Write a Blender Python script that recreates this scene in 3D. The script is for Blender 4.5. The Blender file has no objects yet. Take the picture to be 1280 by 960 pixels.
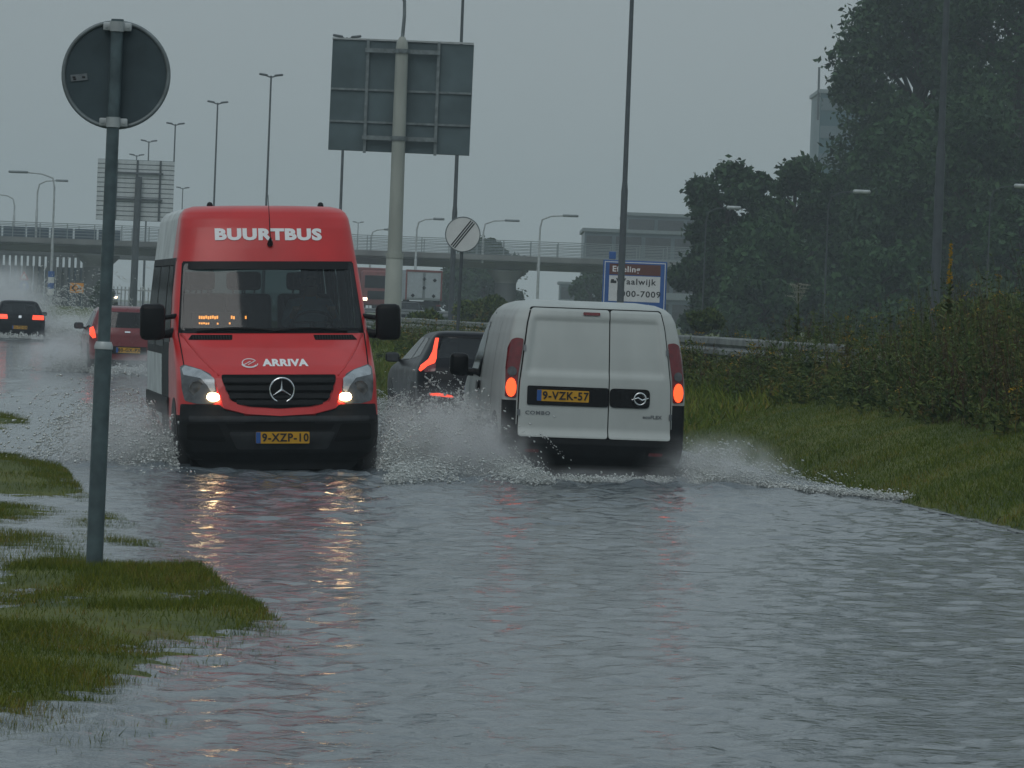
import bpy, bmesh, math, random
import numpy as np
from mathutils import Vector, Matrix
random.seed(7)
RNG = np.random.default_rng(11)
scene = bpy.context.scene
COL = scene.collection
R = math.radians

# ---------------------------------------------------------------- camera
F = 6000.0            # focal length in pixels of the 1280 x 960 photograph
CAMZ = 1.65           # metres above the flood water
PITCH = math.atan(90.0 / F)
ROLL = R(2.2)
cam_data = bpy.data.cameras.new('camera')
cam_data.sensor_width = 36.0
cam_data.lens = 36.0 * F / 1280.0
cam_data.clip_start = 0.5
cam_data.clip_end = 4000
cam = bpy.data.objects.new('camera', cam_data)
COL.objects.link(cam)
cam.matrix_world = Matrix.Translation((0, 0, CAMZ)) @ Matrix.Rotation(math.pi / 2 - PITCH, 4, 'X') @ Matrix.Rotation(ROLL, 4, 'Z')
scene.camera = cam

# ---------------------------------------------------------------- sky (overcast) and weak sun
world = bpy.data.worlds.new('World')
scene.world = world
world.use_nodes = True
wn = world.node_tree
wn.nodes.clear()
def N(tree, kind, **kw):
    n = tree.nodes.new(kind)
    for k, v in kw.items():
        setattr(n, k, v)
    return n
SUN_EL, SUN_AZ = R(52), R(200)
wo = N(wn, 'ShaderNodeOutputWorld')
bg = N(wn, 'ShaderNodeBackground')
sky = N(wn, 'ShaderNodeTexSky', sky_type='NISHITA', sun_disc=False, sun_elevation=SUN_EL, sun_rotation=SUN_AZ)
sky.dust_density = 4.0
hsv = N(wn, 'ShaderNodeHueSaturation')
hsv.inputs['Saturation'].default_value = 0.25
wn.links.new(sky.outputs[0], hsv.inputs['Color'])
tc = N(wn, 'ShaderNodeTexCoord')
sep = N(wn, 'ShaderNodeSeparateXYZ')
wn.links.new(tc.outputs['Generated'], sep.inputs[0])
rmp = N(wn, 'ShaderNodeMapRange')           # overcast: the zenith is brighter than the horizon
rmp.inputs['From Min'].default_value = 0.0
rmp.inputs['From Max'].default_value = 1.0
rmp.inputs['To Min'].default_value = 3.4
rmp.inputs['To Max'].default_value = 5.2
wn.links.new(sep.outputs['Z'], rmp.inputs['Value'])
cn = N(wn, 'ShaderNodeTexNoise')            # soft cloud unevenness
cn.inputs['Scale'].default_value = 3.0
cn.inputs['Detail'].default_value = 3.0
wn.links.new(tc.outputs['Generated'], cn.inputs['Vector'])
cr = N(wn, 'ShaderNodeMapRange')
cr.inputs['To Min'].default_value = 0.90
cr.inputs['To Max'].default_value = 1.10
wn.links.new(cn.outputs['Fac'], cr.inputs['Value'])
mul = N(wn, 'ShaderNodeMath', operation='MULTIPLY')
wn.links.new(rmp.outputs[0], mul.inputs[0])
wn.links.new(cr.outputs[0], mul.inputs[1])
tint = N(wn, 'ShaderNodeMix', data_type='RGBA', blend_type='MULTIPLY')
tint.inputs[0].default_value = 1.0
zc = N(wn, 'ShaderNodeMix', data_type='RGBA')      # cloud base: grey green low down, bluer overhead
zc.inputs[6].default_value = (0.86, 1.0, 1.045, 1)
zc.inputs[7].default_value = (0.79, 1.0, 1.15, 1)
wn.links.new(sep.outputs['Z'], zc.inputs[0])
wn.links.new(zc.outputs[2], tint.inputs[6])
wn.links.new(mul.outputs[0], tint.inputs[7])
mixw = N(wn, 'ShaderNodeMix', data_type='RGBA')
mixw.inputs[0].default_value = 0.93
wn.links.new(hsv.outputs[0], mixw.inputs[6])
wn.links.new(tint.outputs[2], mixw.inputs[7])
wn.links.new(mixw.outputs[2], bg.inputs['Color'])
bg.inputs['Strength'].default_value = 0.1
wn.links.new(bg.outputs[0], wo.inputs['Surface'])

sun_data = bpy.data.lights.new('sun', 'SUN')
sun_data.energy = 0.5
sun_data.angle = R(35)
sun_data.color = (1.0, 0.98, 0.95)
sun = bpy.data.objects.new('sun', sun_data)
COL.objects.link(sun)
_sd = Vector((math.sin(SUN_AZ) * math.cos(SUN_EL), math.cos(SUN_AZ) * math.cos(SUN_EL), math.sin(SUN_EL)))
sun.rotation_euler = _sd.to_track_quat('Z', 'Y').to_euler()
sun.location = (0, -20, 60)

scene.view_settings.view_transform = 'Standard'
scene.view_settings.look = 'None'
scene.view_settings.exposure = 0.0
scene.view_settings.gamma = 1.0
scene.view_settings.use_curve_mapping = False
scene.cycles.max_bounces = 6
scene.cycles.transparent_max_bounces = 24
scene.cycles.volume_bounces = 1
scene.cycles.use_denoising = True
scene.cycles.caustics_reflective = False
scene.cycles.caustics_refractive = False

# ---------------------------------------------------------------- helpers
def P(px, py, d):
    """world point seen at photo pixel (px, py) at distance d along Y"""
    u, v = px - 640.0, 480.0 - py
    c, s = math.cos(ROLL), math.sin(ROLL)
    a, b = (u * c - v * s) / F, (u * s + v * c) / F
    cp, sp = math.cos(PITCH), math.sin(PITCH)
    fw, up = cp + b * sp, b * cp - sp
    t = d / fw
    return Vector((a * t, d, CAMZ + up * t))

def PG(px, py, z=0.0):
    """world point on the level z seen at photo pixel"""
    q = P(px, py, 1.0)
    t = (z - CAMZ) / (q.z - CAMZ)
    return Vector((q.x * t, t, z))

def link(o, parent=None):
    COL.objects.link(o)
    if parent is not None:
        o.parent = parent
    return o

def tag(o, label=None, cat=None, group=None, kind=None):
    if label: o['label'] = label
    if cat: o['category'] = cat
    if group: o['group'] = group
    if kind: o['kind'] = kind
    return o

def empty(name, loc, rz=0.0, label=None, cat=None, group=None, rot=None):
    o = bpy.data.objects.new(name, None)
    o.empty_display_size = 0.3
    COL.objects.link(o)
    o.location = loc
    o.rotation_euler = rot if rot else (0, 0, rz)
    return tag(o, label, cat, group)

def copy_tree(o, parent=None):
    c = o.copy()
    COL.objects.link(c)
    c.parent = parent
    for ch in o.children:
        copy_tree(ch, c)
    return c

class MB:
    def __init__(s):
        s.v, s.f, s.m = [], [], []
    def add(s, vs, fs, mi=0):
        b = len(s.v)
        s.v.extend([tuple(x) for x in vs])
        s.f.extend([tuple(i + b for i in f) for f in fs])
        s.m.extend([mi] * len(fs))
        return s
    def box(s, c, size, mi=0, M=None, taper=1.0):
        x, y, z = [k / 2 for k in size]
        vs = []
        for dz in (-z, z):
            k = taper if dz > 0 else 1.0
            for dx, dy in ((-x, -y), (x, -y), (x, y), (-x, y)):
                p = Vector((dx * k, dy * k, dz))
                if M is not None: p = M @ p
                vs.append(p + Vector(c))
        return s.add(vs, [(3, 2, 1, 0), (4, 5, 6, 7), (0, 1, 5, 4), (1, 2, 6, 5), (2, 3, 7, 6), (3, 0, 4, 7)], mi)
    def bbox(s, c, size, b=0.01, mi=0, M=None):
        """box with all edges chamfered"""
        bm = bmesh.new()
        bmesh.ops.create_cube(bm, size=1.0)
        bmesh.ops.scale(bm, vec=size, verts=bm.verts)
        bmesh.ops.bevel(bm, geom=bm.edges[:], offset=b, segments=2, affect='EDGES', profile=0.5)
        bm.verts.index_update()
        vs = [(M @ v.co if M is not None else v.co) + Vector(c) for v in bm.verts]
        fs = [[v.index for v in f.verts] for f in bm.faces]
        bm.free()
        return s.add(vs, fs, mi)
    def tube(s, p0, p1, r0, r1=None, n=10, mi=0, cap=True):
        return s.path([p0, p1], [r0, r0 if r1 is None else r1], n, mi, cap)
    def path(s, pts, rad, n=8, mi=0, cap=True):
        pts = [Vector(p) for p in pts]
        if not hasattr(rad, '__len__'): rad = [rad] * len(pts)
        vs, fs = [], []
        ref = None
        for i, p in enumerate(pts):
            t = (pts[min(i + 1, len(pts) - 1)] - pts[max(i - 1, 0)]).normalized()
            if ref is None:
                ref = Vector((1, 0, 0)) if abs(t.x) < 0.8 else Vector((0, 1, 0))
            a = (ref - t * ref.dot(t)).normalized()
            ref = a
            b = t.cross(a)
            for k in range(n):
                an = 2 * math.pi * k / n
                vs.append(p + (a * math.cos(an) + b * math.sin(an)) * rad[i])
        for i in range(len(pts) - 1):
            for k in range(n):
                k2 = (k + 1) % n
                fs.append((i * n + k, i * n + k2, (i + 1) * n + k2, (i + 1) * n + k))
        if cap:
            fs.append(tuple(range(n - 1, -1, -1)))
            fs.append(tuple(range((len(pts) - 1) * n, len(pts) * n)))
        return s.add(vs, fs, mi)
    def lathe(s, c, axis, prof, n=24, mi=0, cap=True):
        """prof: (distance along axis, radius)"""
        axis = Vector(axis).normalized()
        ref = Vector((0, 0, 1)) if abs(axis.z) < 0.8 else Vector((1, 0, 0))
        a = (ref - axis * ref.dot(axis)).normalized(); b = axis.cross(a)
        vs, fs = [], []
        for h, r in prof:
            for k in range(n):
                an = 2 * math.pi * k / n
                vs.append(Vector(c) + axis * h + (a * math.cos(an) + b * math.sin(an)) * r)
        for i in range(len(prof) - 1):
            for k in range(n):
                k2 = (k + 1) % n
                fs.append((i * n + k, i * n + k2, (i + 1) * n + k2, (i + 1) * n + k))
        if cap:
            fs.append(tuple(range(n - 1, -1, -1)))
            fs.append(tuple(range((len(prof) - 1) * n, len(prof) * n)))
        return s.add(vs, fs, mi)
    def prism(s, poly, y0, y1, mi=0, axis='y'):
        """poly in (x, z), extruded along y (or (y, z) along x, or (x, y) along z)"""
        def mk(a, b, t):
            return (a, t, b) if axis == 'y' else ((t, a, b) if axis == 'x' else (a, b, t))
        n = len(poly)
        vs = [mk(a, b, y0) for a, b in poly] + [mk(a, b, y1) for a, b in poly]
        fs = [tuple(range(n)), tuple(range(2 * n - 1, n - 1, -1))]
        fs += [(i, (i + 1) % n, n + (i + 1) % n, n + i) for i in range(n)]
        return s.add(vs, fs, mi)
    def build(s, name, mats, parent=None, smooth=False, fix=True):
        me = bpy.data.meshes.new(name)
        me.from_pydata(s.v, [], s.f)
        if not isinstance(mats, (list, tuple)): mats = [mats]
        for m in mats: me.materials.append(m)
        me.polygons.foreach_set('material_index', s.m)
        if fix:
            bm = bmesh.new(); bm.from_mesh(me)
            bmesh.ops.recalc_face_normals(bm, faces=bm.faces)
            bm.to_mesh(me); bm.free()
        if smooth is True:
            me.polygons.foreach_set('use_smooth', [True] * len(me.polygons))
        elif smooth:
            me.polygons.foreach_set('use_smooth', [True] * len(me.polygons))
            me.set_sharp_from_angle(angle=R(smooth))
        o = bpy.data.objects.new(name, me)
        return link(o, parent)

def raw_mesh(name, V, FACES, mats, parent=None, mi=None, smooth=False):
    """fast numpy mesh, FACES is an (n, k) index array"""
    me = bpy.data.meshes.new(name)
    n, k = FACES.shape
    me.vertices.add(len(V)); me.vertices.foreach_set('co', np.ascontiguousarray(V, dtype=np.float32).ravel())
    me.loops.add(n * k); me.loops.foreach_set('vertex_index', np.ascontiguousarray(FACES, dtype=np.int32).ravel())
    me.polygons.add(n)
    me.polygons.foreach_set('loop_start', np.arange(0, n * k, k, dtype=np.int32))
    if not isinstance(mats, (list, tuple)): mats = [mats]
    for m in mats: me.materials.append(m)
    if mi is not None: me.polygons.foreach_set('material_index', np.ascontiguousarray(mi, dtype=np.int32))
    me.polygons.foreach_set('use_smooth', np.full(n, bool(smooth)))
    me.update(calc_edges=True); me.validate()
    o = bpy.data.objects.new(name, me)
    return link(o, parent)

# ---------------------------------------------------------------- materials
def mat(name, col, rough=0.6, metal=0.0, var=0.0, vscale=4.0, col2=None, bump=0.0, bscale=40.0, emit=None, estr=0.0, coat=0.0, ior=1.45, stretch=None, spec=0.5):
    m = bpy.data.materials.new(name); m.use_nodes = True
    t = m.node_tree; b = t.nodes['Principled BSDF']
    b.inputs['Roughness'].default_value = rough
    b.inputs['Metallic'].default_value = metal
    b.inputs['IOR'].default_value = ior
    b.inputs['Specular IOR Level'].default_value = spec
    b.inputs['Base Color'].default_value = (*col, 1)
    if coat: b.inputs['Coat Weight'].default_value = coat; b.inputs['Coat Roughness'].default_value = 0.12
    if emit:
        b.inputs['Emission Color'].default_value = (*emit, 1); b.inputs['Emission Strength'].default_value = estr
    tcn = None
    if var or col2 or bump:
        tcn = N(t, 'ShaderNodeTexCoord')
        mp = N(t, 'ShaderNodeMapping'); t.links.new(tcn.outputs['Object'], mp.inputs[0])
        if stretch: mp.inputs['Scale'].default_value = stretch
    if var or col2:
        n = N(t, 'ShaderNodeTexNoise'); n.inputs['Scale'].default_value = vscale; n.inputs['Detail'].default_value = 6
        t.links.new(mp.outputs[0], n.inputs['Vector'])
        mr = N(t, 'ShaderNodeMapRange'); mr.inputs['From Min'].default_value = 0.3; mr.inputs['From Max'].default_value = 0.7
        t.links.new(n.outputs['Fac'], mr.inputs['Value'])
        mx = N(t, 'ShaderNodeMix', data_type='RGBA')
        c2 = col2 if col2 else tuple(c * (1 - var) for c in col)
        c1 = col if col2 else tuple(min(1, c * (1 + var * 0.5)) for c in col)
        mx.inputs[6].default_value = (*c1, 1); mx.inputs[7].default_value = (*c2, 1)
        t.links.new(mr.outputs[0], mx.inputs[0]); t.links.new(mx.outputs[2], b.inputs['Base Color'])
        rr = N(t, 'ShaderNodeMapRange'); rr.inputs['To Min'].default_value = max(0, rough - 0.08); rr.inputs['To Max'].default_value = min(1, rough + 0.1)
        t.links.new(n.outputs['Fac'], rr.inputs['Value']); t.links.new(rr.outputs[0], b.inputs['Roughness'])
    if bump:
        n2 = N(t, 'ShaderNodeTexNoise'); n2.inputs['Scale'].default_value = bscale; n2.inputs['Detail'].default_value = 4
        t.links.new(mp.outputs[0], n2.inputs['Vector'])
        bp = N(t, 'ShaderNodeBump'); bp.inputs['Strength'].default_value = bump; bp.inputs['Distance'].default_value = 0.02
        t.links.new(n2.outputs['Fac'], bp.inputs['Height']); t.links.new(bp.outputs[0], b.inputs['Normal'])
    return m

def glass_mat(name, tintc, gloss_rough=0.05, refl=1.0):
    m = bpy.data.materials.new(name); m.use_nodes = True
    t = m.node_tree; t.nodes.clear()
    out = N(t, 'ShaderNodeOutputMaterial')
    tr = N(t, 'ShaderNodeBsdfTransparent'); tr.inputs[0].default_value = (*tintc, 1)
    gl = N(t, 'ShaderNodeBsdfGlossy'); gl.inputs['Roughness'].default_value = gloss_rough
    gl.inputs['Color'].default_value = (refl, refl, refl, 1)
    fr = N(t, 'ShaderNodeFresnel'); fr.inputs['IOR'].default_value = 1.5
    mx = N(t, 'ShaderNodeMixShader')
    t.links.new(fr.outputs[0], mx.inputs[0]); t.links.new(tr.outputs[0], mx.inputs[1]); t.links.new(gl.outputs[0], mx.inputs[2])
    t.links.new(mx.outputs[0], out.inputs['Surface'])
    return m

def leaf_mat(name, c1, c2, scale=0.6, c3=None, trans=0.15, rough=0.6):
    m = bpy.data.materials.new(name); m.use_nodes = True
    t = m.node_tree; b = t.nodes['Principled BSDF']
    b.inputs['Roughness'].default_value = rough; b.inputs['Specular IOR Level'].default_value = 0.12
    g = N(t, 'ShaderNodeNewGeometry')
    n = N(t, 'ShaderNodeTexNoise'); n.inputs['Scale'].default_value = scale; n.inputs['Detail'].default_value = 5
    t.links.new(g.outputs['Position'], n.inputs['Vector'])
    ri = N(t, 'ShaderNodeMath', operation='MULTIPLY_ADD'); ri.inputs[1].default_value = 0.5; ri.inputs[2].default_value = -0.25
    t.links.new(g.outputs['Random Per Island'], ri.inputs[0])
    ad = N(t, 'ShaderNodeMath', operation='ADD')
    t.links.new(n.outputs['Fac'], ad.inputs[0]); t.links.new(ri.outputs[0], ad.inputs[1])
    rp = N(t, 'ShaderNodeValToRGB')
    rp.color_ramp.elements[0].position = 0.3; rp.color_ramp.elements[0].color = (*c1, 1)
    rp.color_ramp.elements[1].position = 0.7; rp.color_ramp.elements[1].color = (*c2, 1)
    if c3:
        e = rp.color_ramp.elements.new(0.82); e.color = (*c3, 1)
    t.links.new(ad.outputs[0], rp.inputs[0]); t.links.new(rp.outputs[0], b.inputs['Base Color'])
    return m

M = {}
M['red'] = mat('bus_red_paint', (0.56, 0.020, 0.020), 0.32, var=0.12, vscale=2.5, coat=0.15, bump=0.03, bscale=90)
M['red2'] = mat('car_red_paint', (0.16, 0.010, 0.014), 0.25, var=0.15, coat=0.4)
M['white'] = mat('van_white_paint', (0.44, 0.465, 0.445), 0.45, var=0.07, vscale=3.0, stretch=(1.6, 1.6, 0.45), coat=0.1, bump=0.02, bscale=70)
M['buswhite'] = mat('bus_white_paint', (0.55, 0.58, 0.57), 0.4, var=0.25, vscale=3.0)
M['black'] = mat('car_black_paint', (0.006, 0.0065, 0.009), 0.30, var=0.1, bump=0.02, bscale=80, spec=0.14)
M['silver'] = mat('car_silver_paint', (0.45, 0.47, 0.48), 0.3, 0.4, var=0.1)
M['trim'] = mat('black_plastic_trim', (0.010, 0.011, 0.012), 0.55, var=0.25, vscale=9, bump=0.05, bscale=120, spec=0.18)
M['trimwet'] = mat('wet_black_plastic', (0.005, 0.005, 0.006), 0.4, var=0.2, spec=0.2)
M['gap'] = mat('door_gap_shadow_rubber', (0.008, 0.008, 0.008), 0.8, spec=0.1)
M['rubber'] = mat('tyre_rubber', (0.02, 0.02, 0.021), 0.7, var=0.2, vscale=20)
M['rim'] = mat('grey_wheel_rim', (0.30, 0.31, 0.32), 0.4, 0.7, var=0.2)
M['chrome'] = mat('chrome', (0.75, 0.77, 0.78), 0.15, 1.0)
M['lens'] = mat('clear_lamp_lens', (0.07, 0.075, 0.08), 0.12, var=0.5, vscale=14, coat=0.6)
M['lampsilver'] = mat('lamp_reflector', (0.42, 0.45, 0.47), 0.25, 0.3, var=0.3, vscale=9)
M['redlens'] = mat('dark_red_lamp_lens', (0.15, 0.006, 0.010), 0.2, var=0.3, vscale=20, coat=0.5)
M['redlit'] = mat('lit_red_lamp', (0.8, 0.06, 0.03), 0.3, emit=(1.0, 0.075, 0.028), estr=1.35)
M['orangelit'] = mat('lit_tail_lamp', (0.8, 0.09, 0.03), 0.3, emit=(1.0, 0.10, 0.025), estr=1.5)
M['drl'] = mat('lit_headlamp', (1, 0.9, 0.8), 0.2, emit=(1.0, 0.68, 0.33), estr=14.0)
M['farlamp'] = mat('lit_far_headlamp', (1, 0.9, 0.8), 0.2, emit=(1.0, 0.80, 0.55), estr=5.0)
M['led'] = mat('amber_led_dots', (1, 0.5, 0.1), 0.4, emit=(1.0, 0.30, 0.05), estr=4.0)
M['plate'] = mat('yellow_number_plate', (0.62, 0.32, 0.015), 0.5, var=0.08)
M['plateblue'] = mat('blue_plate_band', (0.02, 0.09, 0.30), 0.5)
M['ink'] = mat('black_ink', (0.01, 0.01, 0.01), 0.6)
M['lettering'] = mat('white_lettering', (0.80, 0.80, 0.80), 0.5)
M['badge'] = mat('grey_badge_lettering', (0.16, 0.17, 0.18), 0.35, 0.6)
M['seat'] = mat('dark_seat_fabric', (0.025, 0.027, 0.03), 0.9, var=0.3, vscale=12)
M['inside'] = mat('grey_interior_lining', (0.05, 0.052, 0.055), 0.8, var=0.3)
M['skin'] = mat('skin', (0.45, 0.28, 0.21), 0.55)
M['shirt'] = mat('pale_blue_shirt', (0.30, 0.36, 0.42), 0.8, var=0.2, vscale=9)
M['hair'] = mat('grey_hair', (0.10, 0.09, 0.08), 0.7)
M['windshield'] = glass_mat('windshield_glass', (0.32, 0.41, 0.40), 0.04, 0.9)
M['tinted'] = glass_mat('tinted_glass', (0.20, 0.25, 0.25), 0.04, 0.8)
M['film'] = glass_mat('film_covered_glass', (0.06, 0.075, 0.075), 0.12, 0.30)
M['privacy'] = glass_mat('dark_privacy_glass', (0.10, 0.12, 0.125), 0.04, 0.8)
M['galv'] = mat('galvanised_steel', (0.20, 0.23, 0.235), 0.45, 0.35, var=0.35, vscale=7, bump=0.05, bscale=60)
M['galvlight'] = mat('weathered_light_steel', (0.42, 0.45, 0.45), 0.5, 0.3, var=0.25, vscale=5)
M['signback'] = mat('grey_sign_back', (0.062, 0.088, 0.098), 0.6, 0.1, var=0.3, vscale=3.5, bump=0.03, bscale=30, spec=0.3)
M['signback2'] = mat('blue_grey_sign_back', (0.10, 0.138, 0.148), 0.6, 0.1, var=0.25, vscale=1.5, spec=0.3)
M['signpost'] = mat('dark_green_grey_post', (0.095, 0.132, 0.142), 0.4, 0.3, var=0.35, vscale=10, bump=0.05, bscale=80)
M['bumpergrey'] = mat('grey_plastic_and_sheen', (0.028, 0.030, 0.032), 0.6, var=0.4, vscale=7, spec=0.25)
M['stickergrey'] = mat('faded_sticker', (0.16, 0.18, 0.19), 0.7, var=0.3, vscale=20)
M['dimpost'] = mat('dim_grey_post', (0.055, 0.068, 0.072), 0.6, 0.2, var=0.15)
M['railsteel'] = mat('dull_guardrail_steel', (0.20, 0.215, 0.21), 0.55, 0.0, var=0.35, vscale=3)
M['slat'] = mat('pale_slats', (0.55, 0.59, 0.60), 0.5, var=0.12)
M['mast'] = mat('dark_grey_lamp_mast', (0.075, 0.088, 0.095), 0.55, 0.2, var=0.15)
M['concretepost'] = mat('pale_painted_post', (0.36, 0.38, 0.34), 0.55, var=0.2, vscale=3, stretch=(1, 1, 0.25))
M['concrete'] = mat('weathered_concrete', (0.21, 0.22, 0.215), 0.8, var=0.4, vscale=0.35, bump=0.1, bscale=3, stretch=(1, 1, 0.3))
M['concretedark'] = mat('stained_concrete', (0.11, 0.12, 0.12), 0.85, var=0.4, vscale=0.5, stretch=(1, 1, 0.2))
M['railing'] = mat('bridge_railing_paint', (0.24, 0.28, 0.29), 0.5, 0.3, var=0.1)
M['bluesteel'] = mat('dull_blue_steel', (0.07, 0.11, 0.15), 0.5, 0.2, var=0.2)
M['signwhite'] = mat('white_sign_face', (0.68, 0.69, 0.68), 0.5, var=0.08)
M['signblue'] = mat('blue_sign_face', (0.02, 0.10, 0.34), 0.45, var=0.08)
M['signbrown'] = mat('brown_sign_face', (0.12, 0.035, 0.022), 0.5)
M['signorange'] = mat('orange_sign_face', (0.75, 0.30, 0.02), 0.5)
M['signred'] = mat('red_sign_border', (0.45, 0.03, 0.03), 0.5)
M['asphalt'] = mat('wet_asphalt', (0.045, 0.046, 0.048), 0.35, var=0.3, vscale=3, bump=0.2, bscale=60)
M['paint'] = mat('road_paint', (0.7, 0.7, 0.68), 0.5, var=0.2)
M['kerb'] = mat('wet_edge_strip', (0.17, 0.18, 0.18), 0.35, var=0.7, vscale=5)
M['trailerwhite'] = mat('trailer_white', (0.38, 0.42, 0.45), 0.5, var=0.1)
M['trailerred'] = mat('trailer_red', (0.20, 0.055, 0.05), 0.6, var=0.15)
M['officeglass'] = mat('office_cladding', (0.12, 0.16, 0.18), 0.3, 0.2, var=0.2, vscale=0.3)
M['officelight'] = mat('office_band', (0.22, 0.26, 0.27), 0.5, var=0.15)
M['tower'] = mat('blue_green_tower_cladding', (0.035, 0.10, 0.12), 0.4, 0.1, var=0.2, vscale=0.2)
M['bark'] = mat('dark_bark', (0.045, 0.038, 0.030), 0.9, var=0.4, vscale=3, bump=0.3, bscale=10)
# ================================================================ SETTING: terrain, road, water
_ry = [-60, 0, 10, 39.6, 57.9, 72, 103, 167, 420, 1700]
_rx = [15.0, 8.5, 7.45, 4.21, 2.25, 0.95, -6.0, -14.8, -50, -230]
def xr(y): return np.interp(y, _ry, _rx)             # right edge of the flooded road
def xl(y): return xr(y) - np.interp(y, [0, 25, 41, 63, 2000], [6.85, 6.97, 7.7, 8.1, 8.1])
def rail_x(y): return 11.5 - 0.11 * y                # guardrail line on the verge

_patches_px = [
    [(-260, 700), (-120, 650), (0, 655), (60, 668), (95, 690), (150, 702), (200, 690), (255, 688), (318, 706), (333, 730), (362, 762), (330, 790), (230, 812), (130, 838), (0, 880), (-200, 930), (-500, 900)],
    [(-300, 552), (0, 568), (60, 578), (112, 602), (108, 626), (40, 622), (0, 618), (-300, 606)],
    [(60, 655), (120, 640), (165, 646), (196, 668), (180, 682), (120, 678)],
    [(-200, 515), (0, 519), (24, 525), (22, 534), (0, 536), (-200, 540)],
    [(-100, 626), (20, 628), (70, 640), (40, 656), (-100, 656)],
]
PATCH = [[(q.x, q.y) for q in (PG(a, b) for a, b in poly)] for poly in _patches_px]

def poly_sd(x, y, poly):
    """signed distance (positive inside)"""
    n = len(poly)
    d2 = np.full(x.shape, 1e9); inside = np.zeros(x.shape, bool)
    for i in range(n):
        ax, ay = poly[i]; bx, by = poly[(i + 1) % n]
        ex, ey = bx - ax, by - ay
        t = np.clip(((x - ax) * ex + (y - ay) * ey) / (ex * ex + ey * ey + 1e-12), 0, 1)
        d2 = np.minimum(d2, (x - ax - t * ex) ** 2 + (y - ay - t * ey) ** 2)
        c = ((ay > y) != (by > y)) & (x < (bx - ax) * (y - ay) / (by - ay + 1e-12) + ax)
        inside ^= c
    return np.where(inside, 1, -1) * np.sqrt(d2)

_sn = [(RNG.uniform(0.5, 3.2), RNG.uniform(0, 6.28), RNG.uniform(0, 6.28)) for _ in range(14)]
def lump(x, y):
    s = 0
    for k, a, p in _sn:
        s = s + np.sin(k * (x * math.cos(a) + y * math.sin(a)) + p) / math.sqrt(k)
    return s / 5.0

def sstep(a, b, t):
    t = np.clip((t - a) / (b - a), 0, 1)
    return t * t * (3 - 2 * t)

def ground_z(x, y):
    x = np.asarray(x, float); y = np.asarray(y, float)
    R_ = x - xr(y); L_ = xl(y) - x
    z = np.full(x.shape, -0.26)
    zr = -0.10 + 0.13 * sstep(0, 0.16, R_) + 0.74 * np.clip((R_ - 0.1) / 2.2, 0, 1) ** 0.9 + 0.02 * lump(x * 1.3, y * 0.7) * sstep(0.3, 1.5, R_)
    zr = zr - 0.10 * sstep(10, 30, R_)
    zl = -0.075 + 0.012 * lump(x, y)
    near = (y > 8) & (y < 90) & (x < 6) & (x > -16)
    if near.any():
        xs, ys = x[near], y[near]
        best = np.full(xs.shape, -9.0)
        for p in PATCH:
            sd = poly_sd(xs, ys, p)
            best = np.maximum(best, sd)
        best = best + 0.16 * lump(xs * 1.9 + 1, ys * 0.8)
        add = 0.072 * sstep(-0.75, 0.25, best) + 0.034 * sstep(0.1, 0.9, best) + 0.046 * lump(xs * 2.1 + 5, ys * 0.8)
        zl[near] = zl[near] + add
    zl = zl + 0.45 * sstep(7, 22, L_)
    z = np.where(R_ > 0, zr, z)
    z = np.where(L_ > 0, np.maximum(zl, -0.26), z)
    return z

def axis(lo, hi, f0, f1, step, grow=1.22):
    mid = list(np.arange(f0, f1 + step / 2, step))
    a, s = f0, step
    left = []
    while a > lo:
        s *= grow; a -= s; left.append(max(a, lo))
    b, s = f1, step
    right = []
    while b < hi:
        s *= grow; b += s; right.append(min(b, hi))
    return np.array(left[::-1] + mid + right)

def grid_faces(nx, ny):
    i = np.arange(nx * ny).reshape(ny, nx)
    return np.stack([i[:-1, :-1], i[:-1, 1:], i[1:, 1:], i[1:, :-1]], -1).reshape(-1, 4)

# ---- ground
gm = bpy.data.materials.new('verge_soil_and_turf'); gm.use_nodes = True
t = gm.node_tree; b_ = t.nodes['Principled BSDF']; b_.inputs['Roughness'].default_value = 0.9
g_ = N(t, 'ShaderNodeNewGeometry')
n1 = N(t, 'ShaderNodeTexNoise'); n1.inputs['Scale'].default_value = 0.8; n1.inputs['Detail'].default_value = 8
n2 = N(t, 'ShaderNodeTexNoise'); n2.inputs['Scale'].default_value = 14; n2.inputs['Detail'].default_value = 6
t.links.new(g_.outputs['Position'], n1.inputs['Vector']); t.links.new(g_.outputs['Position'], n2.inputs['Vector'])
r1 = N(t, 'ShaderNodeValToRGB')
r1.color_ramp.elements[0].position = 0.35; r1.color_ramp.elements[0].color = (0.060, 0.090, 0.009, 1)
r1.color_ramp.elements[1].position = 0.62; r1.color_ramp.elements[1].color = (0.135, 0.155, 0.016, 1)
e = r1.color_ramp.elements.new(0.75); e.color = (0.12, 0.10, 0.035, 1)
t.links.new(n1.outputs['Fac'], r1.inputs[0])
mxg = N(t, 'ShaderNodeMix', data_type='RGBA', blend_type='MULTIPLY'); mxg.inputs[0].default_value = 0.6
t.links.new(r1.outputs[0], mxg.inputs[6]); t.links.new(n2.outputs['Fac'], mxg.inputs[7]); t.links.new(mxg.outputs[2], b_.inputs['Base Color'])
bpn = N(t, 'ShaderNodeBump'); bpn.inputs['Strength'].default_value = 0.6; bpn.inputs['Distance'].default_value = 0.03
t.links.new(n2.outputs['Fac'], bpn.inputs['Height']); t.links.new(bpn.outputs[0], b_.inputs['Normal'])

gx, gy = axis(-690, 690, -9, 9, 0.12), axis(-50, 1690, 11, 82, 0.2, 1.12)
X, Y = np.meshgrid(gx, gy)
Z = ground_z(X, Y)
ground = raw_mesh('ground', np.stack([X, Y, Z], -1).reshape(-1, 3), grid_faces(len(gx), len(gy)), gm, smooth=True)
tag(ground, kind='structure')

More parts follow.
